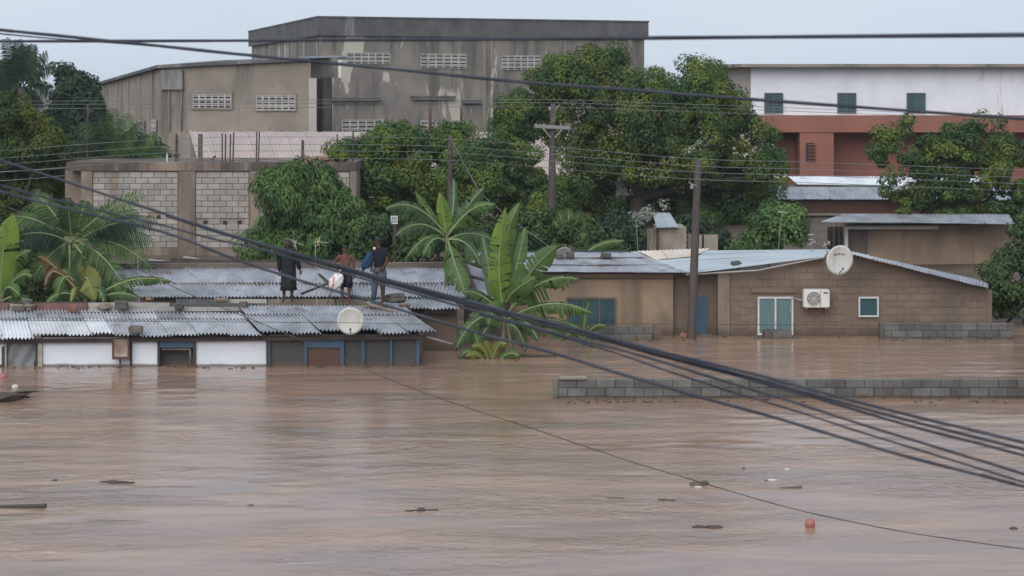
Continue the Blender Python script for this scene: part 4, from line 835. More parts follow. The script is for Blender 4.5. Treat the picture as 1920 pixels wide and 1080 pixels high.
p3 = pole('utility_pole', (842, 480, 72), (845, 254, 72), .11, .085, 'drift', 'dark wooden pole among the mid trees carrying thin wires')
p4 = pole('utility_pole', (805, 330, 91), (806.5, 203, 91), .09, .07, 'browndoor', 'slim red brown pole in front of the hall lower windows')
m = MB(); m.tube([P(816, 275, 91), P(816, 248, 91)], .03, 5); m.beam(P(806, 265, 91), P(817, 264, 91), .03); m.build('side_rod', M['rebar'], p4)
p5 = pole('utility_pole', (865, 330, 92), (865, 198, 92), .07, .06, 'browndoor', 'slim dark pole rising above the bright leaf clump before the hall')
p6 = pole('utility_pole', (913, 320, 92), (917, 212, 92), .09, .02, 'drift', 'thin tapering spike pole left of the big tree')
p7 = pole('utility_pole', (163, 330, 78), (165, 196, 78), .045, .035, 'drift', 'thin dark pole at the left among the palms')
sg = thing('sign_post', 'small white sign plate on a dark post left of the banana plants', 'sign', P(740, 480, 66))
m = MB(); m.panel(736, 421, 744, 500, 66, .1); m.build('post', M['drift'], sg)
m = MB(); m.panel(732.5, 404.5, 745.5, 420, 65.95, .03); pt = m.build('plate', M['frame'], sg)
m = MB()
for r_ in range(2):
    for k in range(3): x_ = 734.6 + 3.4 * k; y_ = 407.5 + 6 * r_; m.panel(x_, y_, x_ + 2.2, y_ + 1.2, 65.945, .004); m.panel(x_, y_ + 2.2, x_ + 2.4, y_ + 3.6, 65.945, .004); m.panel(x_ + .8 * (k % 2), y_ + 1.2, x_ + 1 + .8 * (k % 2), y_ + 2.2, 65.945, .004)
tag(m.build('lettering', M['ink'], pt), kind='stuff')

# ------------------------------------------------------------------ wires
def wire(pts, r, mat, label, group, name='power_cable', n=6, cat='cable'):
    ends = (pts[0][0] < 0, pts[-1][0] > 1920); pts = [P(*p) for p in pts]; q_ = []
    if ends[0]: pts.insert(0, pts[0] + (pts[0] - pts[1]).normalized() * 8)
    if ends[1]: pts.append(pts[-1] + (pts[-1] - pts[-2]).normalized() * 8)
    for i in range(len(pts) - 1):           # Catmull-Rom between the traced points
        p0, p1_, p2_, p3_ = pts[max(i - 1, 0)], pts[i], pts[i + 1], pts[min(i + 2, len(pts) - 1)]
        for k in range(8):
            t_ = k / 8; q_.append(.5 * ((2 * p1_) + (p2_ - p0) * t_ + (2 * p0 - 5 * p1_ + 4 * p2_ - p3_) * t_ * t_ + (3 * p1_ - p0 - 3 * p2_ + p3_) * t_ ** 3))
    q_.append(pts[-1]); rr_ = random.Random(len(label)); m = MB(); m.tube(q_, [r * .76 * (1 + .10 * math.sin(i * .7 + rr_.random() * .8)) for i in range(len(q_))], n); return tag(m.build(name, M[mat], origin=pts[0], smooth=True), label, cat, group)
def dpts(xy, d0, d1):
    x0, x1 = xy[0][0], xy[-1][0]
    # inverse depth runs evenly along a straight span
    return [(x_, y_, 1 / (1 / d0 + (1 / d1 - 1 / d0) * (x_ - x0) / (x1 - x0))) for x_, y_ in xy]
gc_ = 'thick near cables'
wire(dpts([(-150, 40), (0, 56), (240, 80), (480, 105), (720, 128), (960, 152), (1200, 170), (1460, 190), (2100, 236)], 15, 13), .0165, 'cable', 'thick cable sloping down across the top from upper left past the hall', gc_)
wire(dpts([(-150, 46), (0, 63), (120, 74), (240, 82.5), (480, 103)], 16, 15), .008, 'cable', 'thinner strand running just under the sloping top cable at left', gc_)
wire(dpts([(-150, 77.5), (0, 77.5), (480, 76), (960, 73), (1310, 70.5), (2100, 64)], 19, 10.5), .018, 'cable', 'thick level cable across the top in front of the hall parapet', gc_)
Cm = [(-150, 262), (0, 301), (83, 327), (177, 358), (312, 402), (380, 424), (463, 449), (547, 473), (640, 499), (760, 533), (864, 560), (947, 583), (1052, 609), (1140, 632), (1223, 655), (1317, 678), (1432, 706), (1583, 747), (1708, 779), (1842, 811), (2100, 873)]
wire(dpts(Cm, 16, 11), .0125, 'cable', 'topmost thick cable of the diagonal bundle crossing in front of the people', gc_)
wire(dpts([(x_, y_ + 3 + max(0, (x_ - 1100) * .012)) for x_, y_ in Cm[4:]], 15.2, 11), .0115, 'cable', 'second cable hugging the underside of the diagonal bundle', gc_)
wire(dpts([(547, 478), (640, 505), (760, 540), (864, 568), (947, 591), (1052, 618), (1140, 640), (1223, 664), (1317, 688), (1398, 709), (1542, 750), (1708, 799), (1856, 837), (2100, 902)], 14.5, 11), .011, 'cable', 'third cable of the bundle, lowest of the three close strands at right', gc_)
wire(dpts([(-150, 305), (0, 347), (83, 370), (146, 384), (229, 405), (312, 424), (396, 447), (484, 466), (588, 496), (760, 545), (864, 575), (943, 598), (1010, 616), (1062, 631), (1140, 650), (1223, 673), (1317, 702), (1398, 727), (1482, 752), (1604, 792), (1708, 824), (1879, 876), (2100, 945)], 16, 11), .0105, 'cable', 'cable parting from the bundle and crossing the low wall beneath it', gc_)
wire(dpts([(900, 590), (1031, 625), (1161, 664), (1244, 693), (1327, 720), (1390, 740), (1500, 773), (1604, 807), (1708, 839), (1890, 895), (2100, 960)], 14, 11), .0085, 'cable', 'thin greyish cable between the two lower diagonal cables at right', gc_)
wire(dpts([(-150, 320), (0, 359), (146, 396), (312, 437), (430, 482), (553, 523), (700, 566), (802, 596), (906, 627), (989, 648), (1093, 679), (1140, 694), (1223, 718), (1317, 746), (1432, 777), (1536, 808), (1604, 828), (1708, 858), (1896, 906), (2100, 960)], 14.5, 11), .0125, 'cable', 'lowest thick diagonal cable running over the front roof end to lower right', gc_)
wire(dpts([(-100, 340), (0, 382), (83, 417), (146, 447), (188, 470), (250, 499), (311, 531), (366, 556), (470, 598), (522, 620), (590, 648), (640, 671), (715, 705), (800, 738), (900, 772), (1000, 804), (1100, 838), (1200, 871), (1280, 894), (1400, 930), (1500, 957), (1600, 979), (1700, 998), (1800, 1013), (1910, 1028), (2100, 1050)], 34, 24), .0085, 'drift', 'thin dark slack wire hanging low over the water to lower right', None)
wire(dpts([(-100, 598), (0, 600), (320, 603), (640, 605), (815, 608), (1150, 607), (1450, 609), (1640, 610), (2000, 612)], 53, 53.2), .010, 'drift', 'fine level wire across the front roof and the tan house wall', None)
gt = 'thin wires between the poles'
for (dy, lb) in ((0, 'highest of the three fine wires meeting the crossarm pole'), (6, 'middle of the three fine wires meeting the crossarm pole'), (14, 'lowest of the three fine wires meeting the crossarm pole')):
    wire([(-100, 190 + dy, 80), (320, 189 + dy, 79), (700, 187 + dy, 78), (1036, 187 + dy, 76.9), (1250, 194 + dy, 77), (1500, 203 + dy, 78), (2000, 222 + dy, 80)], .012, 'thinwire', lb, gt, 'wire', 4)
for k, lb in enumerate(('uppermost of the four thin wires strung between wooden poles', 'second thin wire from the top between the wooden poles', 'third thin wire from the top between the wooden poles', 'lowest of the four thin wires strung between wooden poles')):
    o = (0, 14, 26, 40)[k]
    wire([(-100, 290 + o * .95, 74), (0, 283 + o, 74), (320, 260 + o, 73), (600, 257 + o, 72.4), (845, 261 + o, 71.8), (1100, 281 + o, 65), (1308, 298 + o * .96, 60.5), (1540, 305 + o * .96, 60.5), (2000, 322 + o, 62)], .011, 'thinwire', lb, gt, 'wire', 4)
for y0, y1, lb in ((322, 315, 'upper of two short wires ending at the block building corner'), (339, 329, 'lower of two short wires ending at the block building corner')):
    wire([(-100, y0 + 5, 74), (0, y0, 74), (60, (y0 + y1) / 2 + 1, 74.3), (124, y1, 74.8)], .02, 'thinwire', lb, gt, 'wire', 4)
wire([(846, 262, 71.8), (880, 325, 70.5), (905, 365, 69.5), (960, 412, 67.5), (1010, 448, 65.5), (1040, 470, 64.5)], .016, 'thinwire', 'guy wire slanting down right from the dark pole in the mid trees', gt, 'wire', 4)

# ------------------------------------------------------------------ foliage
def crown_mesh(name, lobes, n_clump, per, lsize, clump_r, aspect=.5, droop=.35, seed=1, slender=False):
    """leaf-sized faces on many clumps that cover the lobes of a crown"""
    rng = np.random.RandomState(seed); cs, rs = [], []
    lobes = [(P(*l[:2], l[3]), l[2] / F * l[3]) for l in lobes]
    area = np.array([r * r for _, r in lobes]); pr = area / area.sum()
    ks = rng.choice(len(lobes), n_clump, p=pr)
    d = rng.normal(size=(n_clump, 3)); d /= np.linalg.norm(d, axis=1)[:, None]
    d[:, 1] -= .35; d[:, 2] += .15; d /= np.linalg.norm(d, axis=1)[:, None]
    L0 = np.array([tuple(c) for c, _ in lobes])[ks]; LR = np.array([r for _, r in lobes])[ks]
    cc = L0 + d * (LR * np.where(rng.rand(n_clump) < .75, rng.choice([.84, .92, 1.0, 1.08, 1.24], n_clump), rng.uniform(.4, .8, n_clump)))[:, None]
    cr_ = clump_r * rng.uniform(.65, 1.35, n_clump)
    n = n_clump * per; ci = np.repeat(np.arange(n_clump), per)
    e = rng.normal(size=(n, 3)); e /= np.linalg.norm(e, axis=1)[:, None]; e[:, 2] = e[:, 2] * .8 + .18
    pos = cc[ci] + e * (cr_[ci] * rng.uniform(.68, 1.06, n))[:, None]
    # leaf frame: points outward and down, face outward/up
    nrm = e + d[ci] * .3 + rng.normal(size=(n, 3)) * .34; nrm[:, 2] += .35; nrm /= np.linalg.norm(nrm, axis=1)[:, None]
    ax = e + rng.normal(size=(n, 3)) * .6; ax[:, 2] -= droop + .3; ax -= nrm * (ax * nrm).sum(1)[:, None]; ax /= np.linalg.norm(ax, axis=1)[:, None] + 1e-9
    sd = np.cross(nrm, ax); ll = lsize * rng.uniform(.65, 1.35, n); ww = ll * aspect
    p0 = pos - ax * (ll * .5)[:, None]; p2 = pos + ax * (ll * .5)[:, None]; bend = nrm * (ll * .08)[:, None]
    p1 = pos + sd * (ww * .5)[:, None] + bend; p3 = pos - sd * (ww * .5)[:, None] + bend
    V = np.stack([p0, p1, p2, p3], 1).reshape(-1, 3)
    return V, n, cc
def mesh_quads(name, V, n, mat, org):
    me = bpy.data.meshes.new(name); V = V - np.array(org)
    me.vertices.add(len(V)); me.vertices.foreach_set('co', V.astype(np.float32).ravel())
    me.loops.add(4 * n); me.loops.foreach_set('vertex_index', np.arange(4 * n, dtype=np.int32))
    me.polygons.add(n); me.polygons.foreach_set('loop_start', np.arange(0, 4 * n, 4, dtype=np.int32))
    me.materials.append(mat); me.update(calc_edges=True); return me
def tree(name, label, cat, base, lobes, n_clump, per, lsize, clump_r, mat, seed, trunk_r=.2, aspect=.5, group=None, limbs=9, droop=.35):
    B = P(*base) if len(base) == 3 else Vector(base); B.z = max(ground_z(B.y), -.9)
    t_ = thing(name, label, cat, B, group)
    V, n, cc = crown_mesh(name, lobes, n_clump, per, lsize, clump_r, aspect, droop, seed)
    o = link('crown', mesh_quads('crown', V, n, M[mat], B), None, t_)
    rng = random.Random(seed); m = MB(); cen = Vector(cc.mean(0)); fork = B.lerp(cen, .38)
    m.tube([B - Vector((0, 0, .2)), B.lerp(fork, .5) + Vector((rng.uniform(-.1, .1), 0, 0)), fork], [trunk_r, trunk_r * .8, trunk_r * .7], 8)
    for k in range(limbs):
        e_ = Vector(cc[rng.randrange(len(cc))]); mid = fork.lerp(e_, .5) + Vector((rng.uniform(-.2, .2), rng.uniform(-.2, .2), rng.uniform(.0, .4)))
        m.tube([fork, mid, e_], [trunk_r * .5, trunk_r * .3, trunk_r * .08], 5, cap=False)
    m.build('trunk', M['bark'], t_, smooth=True); return t_
DB = 83
big = [(1110, 122, 34), (1085, 135, 34), (1140, 130, 32), (1060, 160, 42), (1150, 160, 42), (1015, 190, 42), (970, 212, 36), (945, 240, 22), (1080, 195, 55), (1195, 175, 34), (1225, 128, 12), (1250, 150, 26), (1290, 126, 13), (1265, 128, 11), (1305, 148, 26), (1345, 160, 24), (1365, 180, 26), (1210, 220, 60), (1300, 205, 55), (990, 225, 42), (960, 250, 26), (1085, 255, 52), (1140, 290, 62), (1220, 290, 65), (1320, 270, 62), (1378, 215, 26), (1420, 240, 26), (1390, 290, 55), (1440, 325, 32), (1425, 345, 38), (1360, 360, 62), (1260, 370, 60), (1170, 365, 58), (1100, 345, 34), (1400, 400, 40), (1330, 415, 50), (1250, 425, 40), (1160, 430, 46), (1100, 410, 40), (1290, 440, 30), (1360, 435, 28)]
tree('neem_tree', 'largest broad dark green tree with clumped foliage before the hall right end', 'tree', (1190, 480, DB), [(a_, b_, c_, DB + .015 * (a_ % 130) + (2 if b_ > 330 else 0) - 1.2) for a_, b_, c_ in big], 500, 320, .14, .52, 'neem', 11, .4, .5, 'trees', 16)
mid = [(735, 262, 26), (712, 280, 30), (765, 262, 26), (690, 312, 32), (755, 300, 46), (852, 258, 22), (870, 248, 14), (845, 275, 24), (885, 292, 28), (925, 285, 24), (955, 300, 34), (820, 330, 50), (900, 335, 50), (970, 345, 52), (735, 350, 55), (800, 385, 58), (890, 395, 58), (975, 400, 50), (990, 300, 18), (1020, 375, 40), (690, 385, 40), (638, 292, 16), (660, 288, 20), (680, 296, 22), (720, 420, 45), (1050, 400, 30), (1075, 360, 20)]
tree('leafy_tree', 'mid green tree with yellowish top clumps around the dark wooden pole', 'tree', (830, 480, 79), [(a_, b_, c_, 78.5 + .02 * (a_ % 90)) for a_, b_, c_ in mid], 360, 310, .135, .44, 'neem2', 12, .3, .5, 'trees', 12)
shr = [(560, 330, 26), (525, 345, 28), (595, 340, 26), (500, 362, 24), (540, 370, 44), (595, 380, 46), (560, 410, 50), (620, 405, 36), (610, 440, 50), (560, 455, 50), (650, 425, 32), (670, 455, 36), (520, 440, 36), (500, 470, 30), (465, 475, 24), (690, 470, 24), (620, 475, 36), (660, 395, 18)]
tree('slender_leaf_shrub', 'dense round shrub with slender dark leaves before the block building', 'shrub', (580, 500, 67.5), [(a_, b_, c_, 67.5 + .02 * (a_ % 60)) for a_, b_, c_ in shr], 360, 130, .23, .34, 'mango', 13, .12, .22, 'shrubs', 8, .8)
fl = [(122, 136, 10), (132, 150, 18), (150, 165, 18), (170, 162, 9), (128, 180, 24), (155, 195, 26), (135, 215, 28), (165, 225, 30), (110, 245, 30), (80, 265, 34), (140, 265, 36), (180, 230, 12), (110, 300, 36)]
tree('dark_tree', 'dark bluish green tree between the leaning palm and the grey warehouse', 'tree', (130, 330, 90), [(a_, b_, c_, 90) for a_, b_, c_ in fl], 300, 150, .2, .42, 'darkleaf', 14, .25, .55, 'trees', 9)
lb_ = [(15, 212, 24), (40, 225, 28), (10, 245, 34), (60, 240, 22), (40, 270, 38), (85, 280, 24), (20, 300, 40), (70, 310, 34), (95, 300, 20), (30, 345, 42), (85, 345, 34), (10, 385, 36), (60, 385, 36), (-30, 260, 40), (-40, 320, 50), (110, 330, 20)]
tree('yellow_green_tree', 'bushy yellow green tree at the left edge above the banana leaves', 'tree', (30, 430, 76), [(a_, b_, c_, 76 + .02 * (b_ % 70)) for a_, b_, c_ in lb_], 250, 290, .135, .42, 'yellowleaf', 15, .22, .5, 'trees', 9)
bush_sets = [
    ('dark undergrowth bush behind the coconut palm on the left', [(60, 440, 40), (20, 470, 45), (90, 500, 40), (30, 530, 40), (170, 520, 40), (110, 545, 34), (-20, 520, 40), (210, 530, 30), (60, 560, 30)], 64, 'bushleaf'),
    ('shadowy bush filling the gap under the far palm fronds', [(140, 300, 30), (180, 310, 36), (240, 300, 40), (290, 300, 32), (130, 360, 40), (90, 400, 44), (200, 350, 24), (170, 262, 20), (215, 275, 22), (262, 278, 18)], 82, 'bushleaf'),
    ('low bush between the slender shrub and the sign', [(700, 440, 26), (720, 470, 30), (690, 480, 22), (755, 470, 30), (790, 460, 34), (770, 430, 28)], 66.5, 'bushleaf'),
    ('dark bush behind the tin roof and the banana plants', [(870, 440, 40), (920, 460, 34), (980, 450, 40), (1040, 460, 34), (1100, 455, 34), (1150, 465, 30), (840, 470, 30), (1010, 430, 34)], 68.5, 'bushleaf'),
    ('dark bush beside the plywood kiosk', [(1180, 450, 30), (1200, 435, 18), (1160, 440, 26), (1300, 440, 26), (1340, 455, 24)], 73, 'darkleaf'),
    ('feathery bush behind the pale blue roof at right', [(1440, 420, 28), (1470, 440, 32), (1425, 450, 24), (1485, 405, 18), (1400, 460, 22), (1455, 395, 18)], 72, 'mango'),
    ('low bush beyond the right end of the tan house', [(1880, 520, 50), (1940, 500, 60), (1990, 540, 60), (1860, 570, 30), (1920, 570, 50), (1980, 600, 50)], 64.5, 'bushleaf'),
    ('tree behind the porch house toward the right', [(1700, 300, 60), (1760, 320, 60), (1820, 300, 70), (1780, 370, 60), (1880, 330, 70), (1720, 380, 40), (1850, 400, 50), (1900, 420, 40)], 82, 'neem'),
]
for k, (lb, ls, d_, mt) in enumerate(bush_sets):
    big_ = mt == 'neem'; ar = sum(l[2] ** 2 for l in ls) * (d_ / F) ** 2
    tree('bush' if not big_ else 'neem_tree', lb, 'bush' if not big_ else 'tree', (ls[0][0], 500, d_), [(a_, b_, c_, d_) for a_, b_, c_ in ls], int(30 + ar * 15), 150, .17, .38, mt, 30 + k, .06 if not big_ else .25, .45, 'bushes' if not big_ else 'trees', 5)
t_ = tree('dry_plant', 'pale dried leafy plant beside the kiosk roof', 'plant', (1215, 480, 68.3), [(1198, 412, 9, 68.3), (1208, 408, 10, 68.3), (1216, 398, 8, 68.5), (1246, 385, 6, 70.8), (1248, 395, 6, 70.8), (1190, 405, 5, 68.3)], 26, 16, .13, .16, 'paleleaf', 51, .03, .5, None, 5)
t_ = tree('climbing_sprig', 'small leafy sprig growing on the slab near the single rebar rod', 'plant', (632, 304, 75.4), [(625, 296, 9, 75.4), (640, 298, 9, 75.4), (632, 290, 7, 75.4)], 14, 40, .16, .16, 'neem2', 52, .03, .5, None, 3)
ORG

# fronds and banana leaves
def bez(a_, b_, c_, t_): return a_ * (1 - t_) ** 2 + b_ * 2 * t_ * (1 - t_) + c_ * t_ * t_
def frond(parent, base, ctrl, tip, leaf, mat, rng, n=26, droop=.55, r=.02, face=.5, rib='midrib', wk=1.0):
    base, ctrl, tip = Vector(base), Vector(ctrl), Vector(tip); m = MB()
    pts = [bez(base, ctrl, tip, k / 9) for k in range(10)]; m.tube(pts, [r * (1 - .75 * k / 9) for k in range(10)], 5, 1)
    hint = Vector((0, -face, 1 - face)).normalized()
    for k in range(n):
        t_ = .14 + .86 * k / (n - 1); p = bez(base, ctrl, tip, t_); T = (bez(base, ctrl, tip, min(1, t_ + .02)) - bez(base, ctrl, tip, t_ - .02)).normalized()
        S = T.cross(hint); S = S.normalized() if S.length > .05 else Vector((1, 0, 0)); Nn = S.cross(T)
        ln = leaf * (math.sin(math.pi * (.12 + .80 * t_)) ** .7) * rng.uniform(.85, 1.1)
        for sg_ in (1, -1):
            d_ = (S * sg_ * .9 + T * .55 + Nn * rng.uniform(-.1, .25)).normalized()
            q1 = p + d_ * ln * .55 - Vector((0, 0, ln * droop * .18)); q2 = p + d_ * ln - Vector((0, 0, ln * droop * rng.uniform(.55, 1)))
            w_ = (.052 * ln / .5 + .010) * wk; wv = T * w_
            m.add([p - wv * .5, p + wv * .5, q1 + wv * .6, q2, q1 - wv * .6], [(0, 1, 2, 4), (4, 2, 3)], 0)
    return m.build('frond', [M[mat], M[rib]], parent)
def palm(name, label, base, cen, tips, leaf, mat, D, seed, trunk_r=.14, bow=.22, rib='midrib', face=.65, mats=None, nleaf=26, wk=1.0):
    rng = random.Random(seed); B = P(*base); B.z = ground_z(B.y) if B.y > 63 else -.6; c = P(*cen); t_ = thing(name, label, 'palm', B, 'palms')
    m = MB(); m.tube([B.lerp(c, k / 6) + Vector((.12 * math.sin(k * .9), 0, 0)) for k in range(7)], [trunk_r * (1.15 - .4 * k / 6) for k in range(7)], 8); m.build('trunk', M['bark'], t_, smooth=True)
    for i, tp in enumerate(tips):
        T = P(tp[0], tp[1], D + rng.uniform(-1.4, 1.0)); mid = c.lerp(T, .5); L_ = (T - c).length; up = bow * L_ * (tp[2] if len(tp) > 2 else 1)
        frond(t_, c + Vector((rng.uniform(-.1, .1), rng.uniform(-.1, .1), 0)), mid + Vector((0, 0, up)), T, leaf, (mats[i % len(mats)] if mats else mat), rng, nleaf, rng.uniform(.3, .8), .022 * (1.4 if trunk_r > .1 else 1), face, rib, wk)
    return t_
palm('coconut_palm', 'feathery coconut palm behind the front roof at the left', (132, 600, 60.5), (135, 455, 60.8), [(126, 372, .1), (66, 362, .6), (20, 405, .9), (5, 470, 1.2), (62, 520, 1.1), (205, 388, .5), (268, 362, .6), (292, 412, .8), (284, 450, 1), (282, 500, 1.4), (240, 545, 1.3), (206, 520, 1), (255, 395, .5), (160, 378, .2), (128, 560, .3), (40, 440, .8), (190, 548, .9), (100, 545, .6)], .52, 'palm', 60.8, 3, .13, mats=['palm', 'palm', 'palm', 'palmdark'], nleaf=30)
palm('leaning_palm', 'tall dark palm with a leaning trunk at the far left', (150, 330, 86), (42, 165, 86), [(10, 74, .1), (34, 76, .1), (62, 84, .25), (88, 98, .45), (104, 124, .8), (100, 172, 1.2), (76, 205, 1), (-14, 112, .5), (-25, 170, .9), (12, 208, .9), (46, 84, .1), (-30, 135, .7), (20, 190, .9)], .58, 'palmdark', 86, 4, .22, rib='palmdark', nleaf=32, wk=.85)
palm('young_palm', 'hazy palm with upright fronds below the warehouse side wall', (215, 360, 79.5), (212, 305, 79.5), [(158, 228, .4), (180, 212, .3), (212, 205, .1), (240, 215, .2), (268, 228, .4), (292, 255, .6), (308, 285, .8), (142, 268, .8), (196, 222, .2), (255, 245, .4), (280, 300, .8), (150, 300, .9)], .62, 'palm', 79.5, 5, .12, rib='palm', nleaf=26, wk=.7, mats=['palm', 'palmdark', 'palm'])
palm('young_palm', 'small yellowish palm behind the tin roof of the tan house', (1065, 490, 71), (1064, 462, 71), [(1030, 402, .4), (1048, 396, .2), (1066, 392, .1), (1086, 398, .2), (1108, 402, .5), (1128, 428, .9), (1010, 428, .9), (1000, 455, 1), (1120, 455, .9), (1078, 410, .2), (1055, 412, .2)], .42, 'palmyellow', 71, 6, .08, mats=['palmyellow', 'palm'], nleaf=26)
palm('young_palm', 'pale spiky palm behind the head of the man in navy', (720, 490, 67), (716, 462, 67), [(690, 415, .5), (704, 404, .3), (720, 400, .1), (736, 408, .3), (752, 420, .5), (680, 440, .8), (760, 445, .8)], .34, 'palm', 67, 8, .06, nleaf=22)

def banana_leaf(parent, base, ctrl, tip, width, mat, rng, face=.6, fold=.25, torn=0, droop=.1, hint=None):
    base, ctrl, tip = Vector(base), Vector(ctrl), Vector(tip); m = MB(); n = 18
    H_ = Vector(hint).normalized() if hint else Vector((0, -face, 1 - face)).normalized()
    B_ = lambda t_: bez(base, ctrl, tip, max(0, min(1, t_)))
    m.tube([B_(k / 11) for k in range(12)], [.028 * (1 - .85 * k / 11) + .004 for k in range(12)], 5, 1)
    def prof(t_):
        if t_ < .10: return 0
        s = (t_ - .10) / .90; return min(1, (s / .16)) ** .6 * (1 - max(0, (s - .45) / .55) ** 1.8) ** .85 if s < 1 else 0
    for sg_ in (1, -1):
        cuts = sorted([rng.uniform(.2, .97) for _ in range(torn)]); ts = [.10 + .90 * k / n for k in range(n + 1)]
        segs = []; last = .10
        for c_ in cuts + [1.0]:
            if c_ - last > .025: segs.append((last, c_)); last = c_
        for s0, s1 in segs:
            inner = [t_ for t_ in ts if s0 < t_ < s1]; tt = [s0] + inner + [s1]; dz = rng.uniform(0, droop) if torn else droop * .3; ang = fold + (rng.uniform(-.15, .35) if torn else 0)
            rows = []; gap = .010 if torn else 0
            for i, t_ in enumerate(tt):
                p = B_(t_); T = (B_(t_ + .03) - B_(t_ - .03)).normalized(); S = T.cross(H_); S = S.normalized() if S.length > .05 else Vector((1, 0, 0)); Nn = S.cross(T); Nn = Nn if Nn.dot(H_) > 0 else -Nn
                w_ = width * .5 * prof(t_) * (1 + (.05 * math.sin(t_ * 40 + sg_) if not torn else 0)); te = t_
                if torn and i == 0: te = t_ + gap
                if torn and i == len(tt) - 1: te = t_ - gap
                pe = B_(te) + T * w_ * .35
                mid_ = p.lerp(pe, .5) + S * sg_ * w_ * .55 * math.cos(ang * .5) - Nn * w_ * .55 * math.sin(ang * .5) + Nn * .02
                out = pe + S * sg_ * w_ * math.cos(ang) - Nn * w_ * math.sin(ang) - Vector((0, 0, dz * w_ * 2.2))
                rows.append((p, mid_, out))
            b0 = len(m.v); k = len(rows)
            m.add([v for r_ in rows for v in r_], [f for i in range(k - 1) for f in ((i * 3, i * 3 + 1, i * 3 + 4, i * 3 + 3), (i * 3 + 1, i * 3 + 2, i * 3 + 5, i * 3 + 4))], 0)
    return m.build('leaf', [M[mat], M['midrib']], parent, smooth=True)
def banana(label, base, top, D, leaves, seed, stalk_r=.1, stems=()):
    rng = random.Random(seed); B = P(*base, D); B.z = -.9; t_ = thing('banana_plant', label, 'banana plant', B, 'banana plants')
    if top:
        c = P(*top, D); m = MB(); m.tube([B, B.lerp(c, .5), c], [stalk_r, stalk_r * .85, stalk_r * .5], 9); m.build('stalk', M['stalk'], t_, smooth=True)
    for (x0, y0), (x1, y1) in stems:
        m = MB(); b_ = P(x0, y0, D - .15); m.tube([Vector((b_.x, b_.y, -.6)), b_, P(x1, y1, D)], [.07, .055, .03], 7); m.build('stalk', M['stalk'], t_, smooth=True)
    for lf in leaves:
        (x0, y0), (x1, y1), (x2, y2), w_, mt, face, fold, torn = lf[:8]; dr = lf[8] if len(lf) > 8 else .15; dd = lf[9] if len(lf) > 9 else rng.uniform(-.5, .3)
        banana_leaf(t_, P(x0, y0, D), P(x1, y1, D + dd * .6), P(x2, y2, D + dd), w_ / F * D, M and mt, rng, face, fold, torn, dr)
    return t_
banana('front banana plant with bright ragged upright leaf standing in the water', (938, 690), (946, 585), 56.6, [
    ((946, 590), (925, 500), (948, 388), 46, 'bananabright', .93, .3, 16, .15, -.3),
    ((955, 585), (985, 505), (1046, 460), 50, 'banana', .9, .3, 10, .12, -.5),
    ((948, 575), (935, 440), (976, 378), 34, 'banana', .85, .3, 3, .1, .5),
    ((956, 570), (972, 480), (985, 425), 30, 'banana', .9, .2, 2, .05, .6),
    ((950, 590), (1010, 505), (1088, 524), 38, 'banana', .55, .85, 26, .5, -.8),
    ((952, 600), (1030, 545), (1112, 588), 36, 'banana', .5, .9, 26, .55, -1.0),
    ((952, 612), (1030, 580), (1098, 622), 34, 'banana', .5, .95, 24, .55, -.4),
    ((944, 590), (900, 540), (868, 548), 36, 'bananadark', .6, .7, 18, .4, -.4),
    ((944, 600), (890, 570), (852, 660), 38, 'bananadark', .8, .5, 20, .2, -.6),
    ((944, 610), (910, 590), (884, 680), 34, 'bananadark', .8, .5, 20, .2, -.3),
    ((946, 600), (930, 555), (915, 610), 56, 'banana', .8, .4, 6, .2, -.5),
    ((948, 600), (985, 580), (1010, 640), 34, 'bananadark', .7, .7, 20, .3, -.6),
    ((948, 610), (975, 600), (985, 660), 36, 'bananadark', .7, .6, 10, .3, -.2),
    ((940, 600), (915, 500), (905, 440), 30, 'bananadark', .8, .3, 6, .1, .8),
    ((948, 570), (960, 540), (1005, 520), 40, 'banana', .8, .35, 6, .15, -.9),
], 3, .10, stems=[((905, 660), (930, 590)), ((962, 668), (950, 600)), ((884, 665), (900, 610))])
banana('low yellowing banana shoots at the foot of the front clump', (915, 690), None, 56.2, [
    ((918, 685), (908, 640), (884, 650), 22, 'bananayellow', .8, .4, 8, .3, -.3), ((912, 685), (900, 655), (872, 668), 20, 'bananayellow', .8, .4, 8, .3, -.4),
    ((922, 685), (930, 635), (950, 645), 22, 'bananayellow', .8, .4, 8, .3, -.3), ((926, 688), (920, 650), (908, 640), 22, 'bananayellow', .85, .3, 6, .2, -.2),
    ((930, 688), (950, 650), (975, 668), 22, 'banana', .8, .4, 8, .3, -.4), ((900, 688), (880, 640), (862, 672), 22, 'banana', .8, .4, 8, .3, -.2),
    ((946, 688), (960, 660), (985, 690), 20, 'bananayellow', .8, .4, 8, .3, -.4), ((905, 690), (896, 630), (888, 620), 24, 'banana', .85, .3, 4, .2, 0)], 5)
